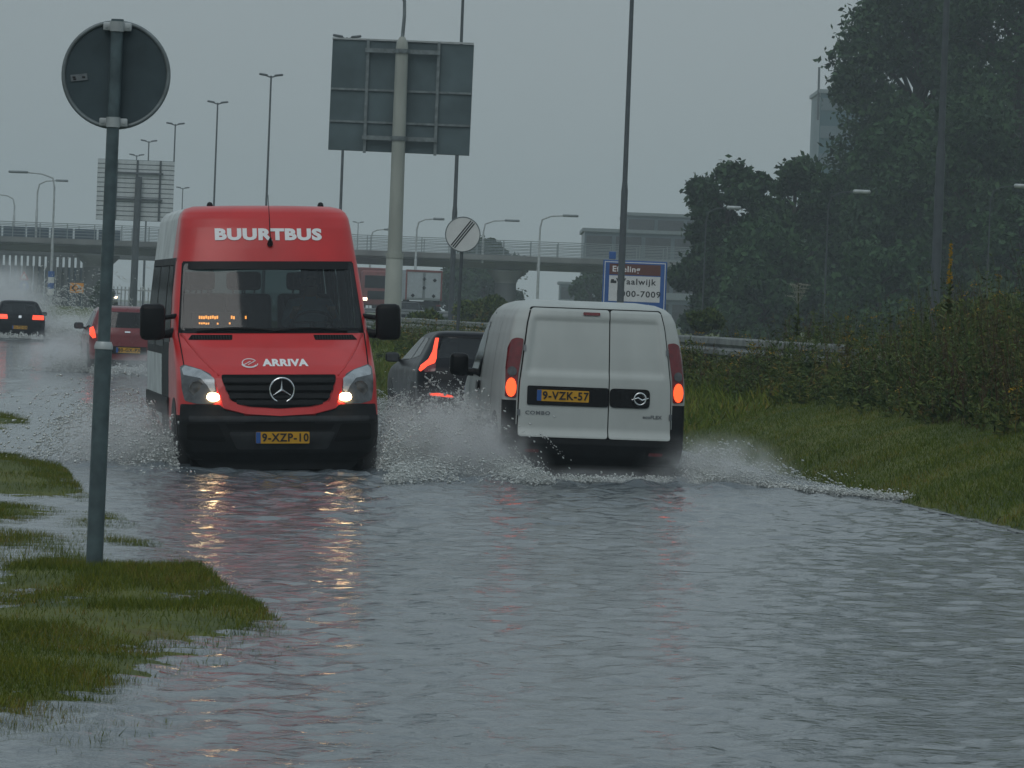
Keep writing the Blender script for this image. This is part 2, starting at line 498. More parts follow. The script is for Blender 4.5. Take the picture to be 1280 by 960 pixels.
# ---- flooded road bed (under water) and motorway on the far side of the guardrail
def strip(name, ys, fa, fb, z, m):
    V = []
    for y in ys:
        V += [(float(fa(y)), y, z if not callable(z) else z(y)), (float(fb(y)), y, z if not callable(z) else z(y))]
    i = np.arange(len(ys) - 1) * 2
    return raw_mesh(name, np.array(V), np.stack([i, i + 1, i + 3, i + 2], -1), m)
ys_ = np.concatenate([np.arange(-40, 180, 4.0), np.arange(180, 1600, 20.0)])
tag(strip('road', ys_, lambda y: xl(y) + 0.02, lambda y: xr(y) - 0.02, -0.20, M['asphalt']), kind='structure')
tag(strip('motorway', ys_, lambda y: rail_x(y) + 1.2 , lambda y: rail_x(y) + 12.5, 0.85, M['asphalt']), kind='structure')

# ---- flood water: one real rippled sheet
wm = bpy.data.materials.new('murky_flood_water'); wm.use_nodes = True
t = wm.node_tree; b_ = t.nodes['Principled BSDF']
b_.inputs['Base Color'].default_value = (0.105, 0.125, 0.138, 1)
b_.inputs['Roughness'].default_value = 0.065
b_.inputs['IOR'].default_value = 1.333
g_ = N(t, 'ShaderNodeNewGeometry')
mp = N(t, 'ShaderNodeMapping'); mp.inputs['Scale'].default_value = (1.0, 0.8, 1.0)
t.links.new(g_.outputs['Position'], mp.inputs[0])
na = N(t, 'ShaderNodeTexNoise'); na.inputs['Scale'].default_value = 11.0; na.inputs['Detail'].default_value = 5; na.inputs['Roughness'].default_value = 0.55
t.links.new(mp.outputs[0], na.inputs['Vector'])
bp = N(t, 'ShaderNodeBump'); bp.inputs['Strength'].default_value = 0.9; bp.inputs['Distance'].default_value = 0.02
t.links.new(na.outputs['Fac'], bp.inputs['Height']); t.links.new(bp.outputs[0], b_.inputs['Normal'])
M['water'] = wm

CHOP = []      # (x, y, radius, strength): churned water beside the vehicles
def water_z(x, y):
    r = np.random.default_rng(5)
    z = np.zeros(x.shape)
    for i in range(46):
        lam = 0.16 * (0.55 / 0.16) ** r.random()
        a = r.normal(math.pi / 2 + 0.15, 1.4)
        k = 2 * math.pi / lam
        amp = 0.0145 * lam / math.sqrt(46) * (1.0 if lam > 0.4 else 1.2)
        ph = r.uniform(0, 6.28)
        wob = 0.6 * np.sin(0.9 * x + 0.37 * y + ph * 3) + 0.5 * np.sin(0.31 * y - 0.5 * x + ph)
        z += amp * np.sin(k * (x * math.cos(a) + y * math.sin(a)) + ph + wob)
    env = 0.55 + 0.45 * sstep(-0.6, 0.8, lump(x * 0.35 + 3, y * 0.22))
    chop = np.zeros(x.shape)
    for cx, cy, rad, st in CHOP:
        chop += st * np.exp(-((x - cx) ** 2 + ((y - cy) * 0.7) ** 2) / rad ** 2)
    c2 = np.zeros(x.shape)
    for i in range(22):
        lam = 0.25 * (0.9 / 0.25) ** r.random(); a = r.uniform(0, 6.28); k = 2 * math.pi / lam
        c2 += lam / math.sqrt(22) * np.sin(k * (x * math.cos(a) + y * math.sin(a)) + r.uniform(0, 6.28) + 0.8 * np.sin(1.7 * x + 1.1 * y + i))
    return z * env * 1.7 + 0.055 * np.clip(chop, 0, 1.6) * c2 + 0.015 * np.clip(chop, 0, 2)
def build_water():
    wx, wy = axis(-690, 690, -9, 6.5, 0.07, 1.25), axis(-45, 900, 16, 70, 0.09, 1.07)
    X, Y = np.meshgrid(wx, wy)
    fall = (1 - sstep(150, 300, Y)) * (1 - sstep(18, 30, np.abs(X + 4)))
    Z = water_z(X, Y) * fall
    o = raw_mesh('flood_water', np.stack([X, Y, Z], -1).reshape(-1, 3), grid_faces(len(wx), len(wy)), M['water'], smooth=True)
    tag(o, kind='structure')

# ---- thin edge strip along the right road edge
edge = MB()
yy = np.arange(28, 49, 0.25)
for i in range(len(yy) - 1):
    a0, a1 = float(xr(yy[i])), float(xr(yy[i + 1]))
    w0 = 0.05 + 0.03 * math.sin(i * 1.3)
    edge.add([(a0 - w0, yy[i], -0.03), (a0 + 0.02, yy[i], -0.03), (a0 + 0.02, yy[i], -0.004 + 0.014 * math.sin(i * 0.9) * math.sin(i * 0.37)), (a0 - w0, yy[i], 0.010),
              (a1 - w0, yy[i + 1], -0.03), (a1 + 0.02, yy[i + 1], -0.03), (a1 + 0.02, yy[i + 1], 0.012), (a1 - w0, yy[i + 1], 0.010)],
             [(3, 2, 6, 7), (0, 3, 7, 4), (2, 1, 5, 6)])
tag(edge.build('road_edge_strip', M['kerb']), kind='structure')

# ---------------------------------------------------------------- grass blades
def blades(name, pts_fn, n, hmin, hmax, width, m, label, lean=0.5):
    x, y = pts_fn(n)
    z = ground_z(x, y)
    n = len(x)
    h = RNG.uniform(hmin, hmax, n) * (0.75 + 0.5 * (lump(x * 1.7, y * 1.2) + 0.5).clip(0, 1))
    an = RNG.uniform(0, 6.28, n)
    w = width * RNG.uniform(0.6, 1.3, n)
    lx, ly = RNG.normal(0, lean, n) * h, RNG.normal(0, lean, n) * h
    V = np.zeros((n, 3, 3))
    V[:, 0] = np.stack([x - np.cos(an) * w, y - np.sin(an) * w, z - 0.01], -1)
    V[:, 1] = np.stack([x + np.cos(an) * w, y + np.sin(an) * w, z - 0.01], -1)
    V[:, 2] = np.stack([x + lx, y + ly, z + h], -1)
    o = raw_mesh(name, V.reshape(-1, 3), np.arange(n * 3).reshape(n, 3), m)
    return tag(o, label, 'grass', kind='stuff')

M['grassL'] = leaf_mat('wet_grass', (0.060, 0.092, 0.008), (0.150, 0.158, 0.014), 1.3, (0.19, 0.125, 0.03))
M['grassR'] = leaf_mat('mown_verge_grass', (0.060, 0.100, 0.009), (0.135, 0.160, 0.016), 0.9, (0.20, 0.150, 0.03))
M['weed'] = leaf_mat('verge_weed_leaves', (0.028, 0.054, 0.013), (0.105, 0.135, 0.030), 1.1, (0.17, 0.125, 0.03))
M['weedbrown'] = leaf_mat('dry_weed_stems', (0.040, 0.022, 0.014), (0.095, 0.055, 0.026), 1.5)
M['yellow'] = leaf_mat('yellow_flowers', (0.30, 0.18, 0.015), (0.42, 0.25, 0.02), 2.0)

def left_pts(n):
    xs, ys = [], []
    tot = 0
    while tot < n:
        y = RNG.uniform(17, 69, 4 * n); x = RNG.uniform(-9, 0, 4 * n)
        keep = (x < xl(y) + 0.25) & (x > -0.118 * y - 1.2)
        x, y = x[keep], y[keep]
        best = np.full(x.shape, -9.0)
        for p in PATCH: best = np.maximum(best, poly_sd(x, y, p))
        pr = sstep(-0.95, 0.30, best + 0.16 * lump(x * 1.9 + 1, y * 0.8) + 0.22 * lump(x * 3.3, y * 1.1)) * (0.12 + 0.88 * sstep(-0.55, 0.25, lump(x * 3.1 + 2, y * 1.1))) * np.clip(28.0 / y, 0.25, 1.2)
        k = RNG.random(len(x)) < pr
        xs.append(x[k]); ys.append(y[k]); tot += k.sum()
    return np.concatenate(xs)[:n], np.concatenate(ys)[:n]
blades('wet_grass', left_pts, 220000, 0.014, 0.052, 0.0028, M['grassL'], 'wet green grass standing out of the flood on the left verge')

def right_pts(n):
    y = 30 + (95 - 30) * RNG.random(3 * n) ** 1.5
    o = RNG.random(3 * n) ** 1.0 * 2.9 - 0.03
    k = RNG.random(3 * n) < sstep(-0.05, 0.12, o + 0.05 * lump(o * 3, y * 2)) * (1 - 0.6 * sstep(2.2, 2.9, o))
    y, o = y[k][:n], o[k][:n]
    return xr(y) + o, y
blades('mown_grass', right_pts, 220000, 0.02, 0.055, 0.005, M['grassR'], 'mown green grass on the bank right of the flooded road')

def far_pts(n):
    y = RNG.uniform(62, 190, n); o = RNG.uniform(0, 1, n)
    a = xr(y); b = np.maximum(rail_x(y) + 1.0, a + 2)
    return a + o * (b - a), y
blades('rough_grass', far_pts, 60000, 0.06, 0.22, 0.014, M['grassR'], 'rough grass between the road and the guardrail behind the vehicles')

# ---------------------------------------------------------------- tall weeds on the bank
def weed_mass():
    r = np.random.default_rng(3)
    n = 3700
    y = 37 + (118 - 37) * r.random(n) ** 1.7
    gap = np.where(y < 66, 4.4, np.maximum(2.2, rail_x(y) - xr(y) + 0.8))
    o = 1.75 + (gap - 1.75) * r.random(n)
    x = xr(y) + o
    g = ground_z(x, y)
    clump = 0.5 + 0.5 * np.sin(x * 1.7 + 1.0 + 0.6 * np.sin(y * 0.9)) * np.sin(y * 0.55 + 2.0)
    h = (0.22 + 1.45 * np.clip((o - 1.6) / 1.15, 0, 1)) * (0.55 + 0.65 * clump) * r.uniform(0.6, 1.25, n)
    h *= np.interp(y, [37, 50, 60, 68, 80, 118], [1.12, 1.05, 0.9, 0.55, 0.34, 0.34])
    kind = r.random(n) * 0.6 + 0.4 * (0.5 + 0.5 * lump(x * 0.9, y * 0.5))
    brown = kind > 0.66
    VS, MI = [], []
    def leaves(c, d, s, wd, mi):
        side = np.cross(d, r.normal(0, 1, d.shape)); side /= np.linalg.norm(side, axis=1, keepdims=True) + 1e-9
        side = side * (s * wd)[:, None]; dd = d * s[:, None]
        VS.append(np.stack([c, c + dd * 0.5 + side, c + dd, c + dd * 0.5 - side], 1)); MI.append(mi)
    for st in range(4):
        b0 = np.stack([x + r.normal(0, 0.06, n), y + r.normal(0, 0.06, n), g - 0.02], -1)
        dr = np.stack([r.normal(0, 0.22, n), r.normal(0, 0.22, n), np.ones(n)], -1); dr /= np.linalg.norm(dr, axis=1, keepdims=True)
        tip = b0 + dr * (h * r.uniform(0.6, 1.08, n))[:, None]
        w = np.array([0.0035, 0, 0])
        VS.append(np.stack([b0 - w, b0 + w, tip + w * 0.4, tip - w * 0.4], 1)); MI.append(brown.astype(int))
        for k in range(12):
            f = r.random(n) ** 0.75
            c = b0 + (tip - b0) * f[:, None]
            a = r.uniform(0, 6.283, n)
            d = np.stack([np.cos(a), np.sin(a), r.uniform(-0.2, 1.1, n)], -1); d /= np.linalg.norm(d, axis=1, keepdims=True)
            s = (0.092 * (1 - 0.62 * f) + 0.018) * r.uniform(0.5, 1.4, n)
            top = brown & (f > 0.45)
            leaves(c, d, np.where(top, s * 0.5, s), 0.16, top.astype(int))
        fl = np.where((kind < 0.28) & (r.random(n) < 0.35))[0]
        for k in range(9):
            c = tip[fl] + r.normal(0, 0.028, (len(fl), 3)) * np.array([1, 1, 0.7])
            a = r.uniform(0, 6.283, len(fl)); d = np.stack([np.cos(a), np.sin(a), np.full(len(fl), 0.4)], -1)
            leaves(c, d, np.full(len(fl), 0.024), 0.4, np.full(len(fl), 2))
    V = np.concatenate(VS).reshape(-1, 3); mi = np.concatenate(MI)
    ob = raw_mesh('tall_weeds', V, np.arange(len(V)).reshape(-1, 4), [M['weed'], M['weedbrown'], M['yellow']], mi=mi)
    tag(ob, 'tangle of tall weeds with brown seed heads and yellow flowers along the bank', 'weeds', kind='stuff')
weed_mass()

def spike_plant(px, top, base, d, label, flower_col, name, umbel=False, green=M['weed'], wide=0.10):
    p0, p1 = P(px[0], base, d), P(px[1], top, d)
    root = empty(name, p0, 0, label, 'plant', 'single tall plants above the weeds')
    h = p1 - p0
    st = MB(); st.path([(0, 0, -0.05), h * 0.5 + Vector((0.01, 0, 0)), h], [0.012, 0.009, 0.005], 6); st.build('stem', green, root)
    lf = MB(); rr = random.Random(int(px[0]))
    for k in range(46):
        f = rr.random() ** 1.3 * 0.55; a = rr.uniform(0, 6.283)
        d_ = Vector((math.cos(a), math.sin(a), 0.5)).normalized(); s_ = wide * (1.25 - f * 1.4) * rr.uniform(0.7, 1.3)
        c = h * f; sd = d_.cross(Vector((0, 0, 1))).normalized() * s_ * 0.25
        lf.add([c, c + d_ * s_ * 0.5 + sd, c + d_ * s_, c + d_ * s_ * 0.5 - sd], [(0, 1, 2, 3)])
    lf.build('leaves', green, root, fix=False)
    fl = MB()
    if not umbel:
        for k in range(200):
            f = 0.45 + 0.5 * rr.random() ** 1.2; a = rr.uniform(0, 6.283); r = 0.042 * (1.25 - f * 0.95) * rr.random() ** 0.5
            c = h * f + Vector((math.cos(a) * r, math.sin(a) * r, 0)); s_ = 0.011
            fl.box(c, (s_, s_, s_))
    else:
        for q in range(16):
            a = q * 0.9; top_ = h * (0.72 + 0.28 * rr.random()) + Vector((math.cos(a) * (0.03 + 0.006 * q), math.sin(a) * (0.03 + 0.006 * q), 0))
            fl.path([h * 0.6, top_], 0.003, 4)
            for k in range(16):
                fl.box(top_ + Vector((rr.gauss(0, 0.03), rr.gauss(0, 0.03), rr.uniform(0, 0.012))), (0.013, 0.013, 0.008))
    tag(fl.build('flowers', flower_col, root), kind='stuff')
spike_plant((1185, 1189), 300, 400, 50, 'tall mullein spike with yellow flowers rising above the weeds', M['yellow'], 'mullein_plant')
M['umbel'] = leaf_mat('pale_flower_heads', (0.24, 0.25, 0.20), (0.36, 0.37, 0.32), 3)
spike_plant((996, 998), 354, 420, 62, 'pale umbel weed standing by the guardrail between the van and the mullein spike', M['umbel'], 'umbel_plant', True)
# ================================================================ VEHICLES
# local frame: front at y = 0, rear at y = L, +x is the vehicle's left, z = 0 on the road bed
ROADZ = -0.20

class Shell:
    """body built from horizontal slices: keys (z, front y, rear y, half width, front corner depth, rear corner depth)"""
    def __init__(s, keys, nf=2.6, nr=4.0, taper=None):
        s.k = np.array(keys, float); s.nf, s.nr = nf, nr
        s.taper = taper or (lambda y, z: 1.0)
    def at(s, z):
        return [np.interp(z, s.k[:, 0], s.k[:, i]) for i in range(1, 6)]
    def front(s, x, z):
        yf, yr_, w, df, dr = s.at(z)
        u = min(abs(x) / w, 0.9995)
        return Vector((x, yf + df * (1 - (1 - u ** s.nf) ** (1 / s.nf)), z))
    def rear(s, x, z):
        yf, yr_, w, df, dr = s.at(z)
        u = min(abs(x) / w, 0.9995)
        return Vector((x, yr_ - dr * (1 - (1 - u ** s.nr) ** (1 / s.nr)), z))
    def side(s, sg):
        def f(y, z):
            yf, yr_, w, df, dr = s.at(z)
            u = 1.0
            if y < yf + df:
                q = max(0.0, 1 - max(0.0, (y - yf) / df)); u = (1 - q ** s.nf) ** (1 / s.nf)
            elif y > yr_ - dr:
                q = max(0.0, 1 - max(0.0, (yr_ - y) / dr)); u = (1 - q ** s.nr) ** (1 / s.nr)
            return Vector((sg * w * u * s.taper(y, z), y, z))
        return f
    def ring(s, z, NC=27, NS=64):
        yf, yr_, w, df, dr = s.at(z)
        pts = []
        us = [math.sin(math.pi / 2 * (-1 + 2 * i / (NC - 1))) for i in range(NC)]
        for u in us:
            a = min(abs(u), 1.0)
            pts.append((u * w, yf + df * (1 - max(0, 1 - a ** s.nf) ** (1 / s.nf)), z))
        y0, y1 = yf + df, yr_ - dr
        for i in range(1, NS): 
            y = y0 + (y1 - y0) * i / NS
            pts.append((w * s.taper(y, z), y, z))
        for u in us[::-1]:
            a = min(abs(u), 1.0)
            pts.append((u * w, yr_ - dr * (1 - max(0, 1 - a ** s.nr) ** (1 / s.nr)), z))
        for i in range(NS - 1, 0, -1):
            y = y0 + (y1 - y0) * i / NS
            pts.append((-w * s.taper(y, z), y, z))
        return pts
    def body(s, name, zs, mats, parent, matfn=None, hole=None, cap=True, **kw):
        rings = [s.ring(z, **kw) for z in zs]
        n = len(rings[0]); V = [p for r in rings for p in r]
        mb = MB(); mb.v = V
        for i in range(len(rings) - 1):
            for k in range(n):
                k2 = (k + 1) % n
                f = (i * n + k, i * n + k2, (i + 1) * n + k2, (i + 1) * n + k)
                c = [sum(V[q][j] for q in f) / 4 for j in range(3)]
                if hole and hole(*c): continue
                mb.f.append(f); mb.m.append(matfn(*c) if matfn else 0)
        if cap:
            mb.f.append(tuple(range((len(rings) - 1) * n, len(rings) * n))); mb.m.append(matfn(0, (s.k[-1][1] + s.k[-1][2]) / 2, zs[-1]) if matfn else 0)
            mb.f.append(tuple(range(n - 1, -1, -1))); mb.m.append(matfn(0, 2, zs[0]) if matfn else 0)
        return mb.build(name, mats, parent, smooth=38, fix=True)

def round_poly(poly, r, seg=4):
    if r <= 0: return poly
    out = []; n = len(poly)
    for i in range(n):
        p0, p1, p2 = Vector(poly[i - 1]), Vector(poly[i]), Vector(poly[(i + 1) % n])
        a, b = (p0 - p1), (p2 - p1)
        k = min(r, a.length * 0.45, b.length * 0.45)
        a = p1 + a.normalized() * k; b = p1 + b.normalized() * k
        for j in range(seg + 1):
            t_ = j / seg
            q = a * (1 - t_) ** 2 + p1 * 2 * t_ * (1 - t_) + b * t_ ** 2
            out.append((q.x, q.y))
    return out
def in_poly(x, y, poly):
    c = False; n = len(poly)
    for i in range(n):
        ax, ay = poly[i]; bx, by = poly[(i + 1) % n]
        if (ay > y) != (by > y) and x < (bx - ax) * (y - ay) / (by - ay) + ax: c = not c
    return c
def poly_rows(poly, nz):
    zs = [p[1] for p in poly]; z0, z1 = min(zs), max(zs); e = (z1 - z0) * 1e-4
    rows = []
    cuts = sorted(set([round(z0 + e + (z1 - z0 - 2 * e) * i / nz, 6) for i in range(nz + 1)] + [round(min(max(z, z0 + e), z1 - e), 6) for z in zs]))
    for z in cuts:
        xs = []
        n = len(poly)
        for i in range(n):
            ax, az = poly[i]; bx, bz = poly[(i + 1) % n]
            if (az > z) != (bz > z): xs.append(ax + (bx - ax) * (z - az) / (bz - az))
        if len(xs) >= 2: rows.append((z, min(xs), max(xs)))
    return rows
def patch(name, surf, poly, m, parent, off=0.004, thick=0.02, r=0.0, nz=8, na=10, d=None, smooth=35):
    """a panel lying on the body; poly in (lateral, z); d = outward direction"""
    rows = poly_rows(round_poly(poly, r), nz)
    d = Vector(d)
    mb = MB(); top = []
    for z, a, b in rows:
        top.append([surf(a + (b - a) * j / na, z) + d * off for j in range(na + 1)])
    V = [p for row in top for p in row]; w = na + 1; nr_ = len(rows)
    fs = [(i * w + j, i * w + j + 1, (i + 1) * w + j + 1, (i + 1) * w + j) for i in range(nr_ - 1) for j in range(na)]
    loop = [j for j in range(w)] + [i * w + na for i in range(1, nr_)] + [(nr_ - 1) * w + j for j in range(na - 1, -1, -1)] + [i * w for i in range(nr_ - 2, 0, -1)]
    if thick:
        b0 = len(V); V += [V[k] - d * thick for k in loop]
        n = len(loop)
        fs += [(loop[i], loop[(i + 1) % n], b0 + (i + 1) % n, b0 + i) for i in range(n)]
    mb.add(V, fs)
    return mb.build(name, m, parent, smooth=smooth)
FR, RE = (0, -1, 0), (0, 1, 0)

_text_cache = {}
def text_mesh(s, size, bold=0.0, spacing=1.0):
    key = (s, size, bold, spacing)
    if key in _text_cache: return _text_cache[key]
    cu = bpy.data.curves.new('lettering', 'FONT'); cu.body = s; cu.size = size; cu.align_x = 'CENTER'; cu.align_y = 'CENTER'
    cu.offset = bold; cu.space_character = spacing; cu.resolution_u = 3
    ob = bpy.data.objects.new('lettering', cu); COL.objects.link(ob)
    dg = bpy.context.evaluated_depsgraph_get()
    me = bpy.data.meshes.new_from_object(ob.evaluated_get(dg))
    out = ([v.co.copy() for v in me.vertices], [tuple(p.vertices) for p in me.polygons])
    bpy.data.objects.remove(ob); bpy.data.curves.remove(cu); bpy.data.meshes.remove(me)
    _text_cache[key] = out
    return out
def lettering(name, surf, s, size, ca, cz, m, parent, off=0.008, d=FR, flip=False, bold=0.0, spacing=1.0, sx=1.0, shear=0.0):
    vs, fs = text_mesh(s, size, bold, spacing)
    d = Vector(d); mb = MB()
    mb.add([surf(ca + (-1 if flip else 1) * (v.x * sx + v.y * shear), cz + v.y) + d * off for v in vs], fs)
    return mb.build(name, m, parent, fix=False)

def flat(y):  # a plain vertical plane as surface
    return lambda x, z: Vector((x, y, z))

def wheel(name, x, y, r, parent, width=0.2):
    sg = 1 if x > 0 else -1
    t_ = MB(); t_.lathe((x - sg * width * 0.5, y, r), (1, 0, 0), [(-width / 2, r * 0.72), (-width / 2, r * 0.95), (-width * 0.3, r), (width * 0.3, r), (width / 2, r * 0.95), (width / 2, r * 0.72)], 28)
    w = t_.build(name, M['rubber'], parent, smooth=40)
    q = MB(); q.lathe((x - sg * width * 0.5, y, r), (1, 0, 0), [(-width * 0.45, r * 0.2), (-width * 0.42, r * 0.70), (width * 0.42, r * 0.70), (width * 0.45, r * 0.2)], 20)
    q.build('rim', M['rim'], w, smooth=40)
    return w

def seat(parent, x, y, z, w=0.46, h=0.62, head=True, tilt=0.12):
    s_ = empty('seat', (x, y, z)); s_.parent = parent
    a = MB(); a.bbox((0, 0, 0.08), (w, 0.46, 0.16), 0.05); a.build('cushion', M['seat'], s_, smooth=50)
    Mx = Matrix.Rotation(-tilt, 3, 'X')
    b = MB(); b.bbox((0, 0.26, 0.16 + h / 2), (w, 0.13, h), 0.05, M=Mx); b.build('backrest', M['seat'], s_, smooth=50)
    if head:
        c = MB(); c.bbox((0, 0.33, 0.16 + h + 0.13), (0.26, 0.09, 0.19), 0.04, M=Mx); c.tube((-0.06, 0.32, 0.14 + h), (-0.06, 0.33, 0.26 + h), 0.008); c.tube((0.06, 0.32, 0.14 + h), (0.06, 0.33, 0.26 + h), 0.008)
        c.build('headrest', M['seat'], s_, smooth=50)
    return s_

def place(root, ref, target, rz, lean=0.0):
    """turn the vehicle by rz and put its local point ref on the world point target"""
    Rm = Matrix.Rotation(rz, 3, 'Z') @ Matrix.Rotation(lean, 3, 'Y')
    root.rotation_euler = Rm.to_euler()
    root.location = Vector(target) - Rm @ Vector(ref)

# ---------------------------------------------------------------- the red and white minibus
def build_bus():
    root = empty('minibus', (0, 0, 0), 0, 'red high roof minibus with lit headlamps ploughing through the flood towards the viewer', 'minibus')
    L = 5.9
    K = [(0.22, 0.10, L - 0.05, 0.84, 0.36, 0.12), (0.30, 0.03, L - 0.02, 0.925, 0.36, 0.12), (0.45, 0.0, L, 0.975, 0.36, 0.12), (0.62, 0.01, L, 0.985, 0.36, 0.12),
         (0.70, 0.05, L, 0.985, 0.36, 0.12), (0.78, 0.07, L, 0.985, 0.38, 0.12), (1.00, 0.14, L, 0.985, 0.42, 0.12), (1.06, 0.19, L, 0.985, 0.44, 0.12), (1.14, 0.30, L, 0.985, 0.46, 0.12),
         (1.30, 0.60, L, 0.982, 0.42, 0.12), (1.42, 0.88, L, 0.978, 0.36, 0.12), (1.47, 0.98, L, 0.972, 0.32, 0.12), (1.80, 1.21, L - 0.02, 0.95, 0.30, 0.12), (2.16, 1.46, L - 0.05, 0.91, 0.29, 0.12),
         (2.30, 1.52, L - 0.07, 0.89, 0.30, 0.13), (2.50, 1.62, L - 0.10, 0.865, 0.30, 0.14), (2.60, 1.69, L - 0.13, 0.85, 0.30, 0.15), (2.66, 1.75, L - 0.17, 0.825, 0.32, 0.2),
         (2.70, 1.83, L - 0.25, 0.785, 0.36, 0.25), (2.725, 1.98, L - 0.35, 0.70, 0.45, 0.3), (2.735, 2.30, L - 0.5, 0.45, 0.5, 0.3)]
    sh = Shell(K, nf=2.7, nr=4.5)
    zs = sorted(set([k[0] for k in K] + list(np.arange(0.24, 2.66, 0.035).round(3))))
    wpoly = [(-0.905, 1.475), (0.905, 1.475), (0.845, 2.145), (-0.845, 2.145)]
    swin = [[(1.62, 1.35), (2.55, 1.35), (2.55, 2.12), (1.98, 2.12), (1.70, 1.75)], [(2.75, 1.30), (4.15, 1.30), (4.15, 2.12), (2.75, 2.12)], [(4.3, 1.30), (5.6, 1.30), (5.6, 2.12), (4.3, 2.12)]]
    rwin = [(-0.72, 1.3), (0.72, 1.3), (0.70, 2.1), (-0.70, 2.1)]
    def hole(x, y, z):
        if y < 2.2 and abs(x) < 0.89 and in_poly(x, z, wpoly) and sh.front(x, z).y > y - 0.05: return True
        if abs(x) > sh.at(z)[2] - 0.02 and any(in_poly(y, z, p) for p in swin): return True
        if y > L - 0.3 and in_poly(x, z, rwin): return True
        return False
    def mf(x, y, z):
        if z < 0.66 and y < 0.9: return 2
        if z < 0.5: return 2
        lim = 1.75 if z < 2.2 else 2.35
        if y < lim: return 0
        if y < 3.0 and z < 2.2: return 2
        if 1.22 < z < 2.2: return 2
        return 1
    body = sh.body('body', zs, [M['red'], M['buswhite'], M['trim']], root, mf, hole, NS=110, NC=61)
    K2 = [(k[0], k[1] + 0.05, k[2] - 0.05, k[3] - 0.035, k[4], k[5]) for k in K]
    lin = Shell(K2, nf=2.7, nr=4.5)
    def hole2(x, y, z):
        if y < 2.3 and in_poly(x, z, [(-0.93, 1.44), (0.93, 1.44), (0.88, 2.17), (-0.88, 2.17)]): return True
        return hole(x * 1.04, y, z)
    lin.body('cabin_lining', [z for z in zs if 0.85 < z < 2.62], [M['inside']], root, None, hole2, cap=False, NS=110, NC=61)
    # windscreen, its black border and the wipers
    fr = [[(-0.925, 1.45), (0.925, 1.45), (0.915, 1.50), (-0.915, 1.50)], [(-0.855, 2.085), (0.855, 2.085), (0.85, 2.165), (-0.85, 2.165)],
          [(-0.925, 1.46), (-0.885, 1.46), (-0.825, 2.15), (-0.86, 2.15)], [(0.885, 1.46), (0.925, 1.46), (0.86, 2.15), (0.825, 2.15)]]
    ws = patch('windscreen', lambda x, z: Vector((x, float(sh.at(z)[0]) + 0.135 * (x / 0.905) ** 2, z)), wpoly, M['windshield'], root, 0.004, 0, 0.05, 12, 20, FR)
    for p in fr: patch('border', sh.front, p, M['trimwet'], ws, 0.007, 0.02, 0, 8, 20, FR)
    for x0, x1 in ((-0.75, 0.05), (0.0, 0.75)):
        w = MB(); a = [sh.front(x0 + (x1 - x0) * i / 8, 1.47 + 0.03 * math.sin(i / 8 * 3.1)) + Vector((0, -0.025, 0)) for i in range(9)]
        w.path(a, 0.012, 6); w.build('wiper', M['trim'], ws)
    for sg in (1, -1):
        for i, p in enumerate(swin):
            patch('side_window', sh.side(sg), p, M['film'], root, 0.004, 0.0, 0.06, 8, 8, (sg, 0, 0))
        for yq in (1.70, 2.65, 4.22):
            patch('door_seam', sh.side(sg), [(yq, 0.5), (yq + 0.014, 0.5), (yq + 0.014, 2.2), (yq, 2.2)], M['gap'], root, 0.003, 0.0, 0, 8, 1, (sg, 0, 0))
        patch('side_moulding', sh.side(sg), [(1.7, 0.62), (5.7, 0.62), (5.7, 0.80), (1.7, 0.80)], M['trim'], root, 0.02, 0.03, 0.03, 4, 20, (sg, 0, 0))
        ar = [(0.80 + 0.50 * math.cos(a), 0.34 + 0.48 * math.sin(a)) for a in np.linspace(0, math.pi, 15)]
        patch('wheel_arch', sh.side(sg), ar, M['trimwet'], root, 0.006, 0.02, 0, 8, 10, (sg, 0, 0))
        ar = [(4.5 + 0.48 * math.cos(a), 0.34 + 0.46 * math.sin(a)) for a in np.linspace(0, math.pi, 15)]
        patch('wheel_arch', sh.side(sg), ar, M['trimwet'], root, 0.006, 0.02, 0, 8, 10, (sg, 0, 0))
        wheel('wheel', sg * 0.99, 0.80, 0.345, root); wheel('wheel', sg * 0.99, 4.5, 0.345, root)
    patch('rear_window', sh.rear, rwin, M['tinted'], root, 0.004, 0, 0.06, 6, 10, RE)
    # grille in a red surround
    gp = [(-0.54, 0.965), (-0.555, 1.0), (-0.56, 1.055), (0.56, 1.055), (0.555, 1.0), (0.54, 0.965), (0.47, 0.80), (0.30, 0.745), (0.0, 0.725), (-0.30, 0.745), (-0.47, 0.80)]
    gr = patch('grille', sh.front, gp, M['gap'], root, 0.004, 0.01, 0.03, 10, 16, FR)
    for zz, hw in ((1.00, 0.545), (0.925, 0.525), (0.85, 0.49), (0.785, 0.42)):
        patch('grille_bar', sh.front, [(-hw, zz - 0.022), (hw, zz - 0.022), (hw, zz + 0.022), (-hw, zz + 0.022)], M['trim'], gr, 0.03, 0.03, 0.012, 4, 16, FR)
    s2 = [(-0.60, 0.99), (-0.545, 0.96), (-0.48, 0.79), (-0.30, 0.735), (0, 0.715), (0.30, 0.735), (0.48, 0.79), (0.545, 0.96), (0.60, 0.99), (0.52, 0.74), (0.32, 0.675), (0, 0.655), (-0.32, 0.675), (-0.52, 0.74)]
    up = []
    ins = [(-0.56, 1.02), (-0.545, 0.95), (-0.485, 0.79), (-0.30, 0.735), (0, 0.715), (0.30, 0.735), (0.485, 0.79), (0.545, 0.95), (0.56, 1.02)]
    ous = [(-0.62, 1.02), (-0.60, 0.90), (-0.545, 0.73), (-0.33, 0.675), (0, 0.655), (0.33, 0.675), (0.545, 0.73), (0.60, 0.90), (0.62, 1.02)]
    sm = MB()
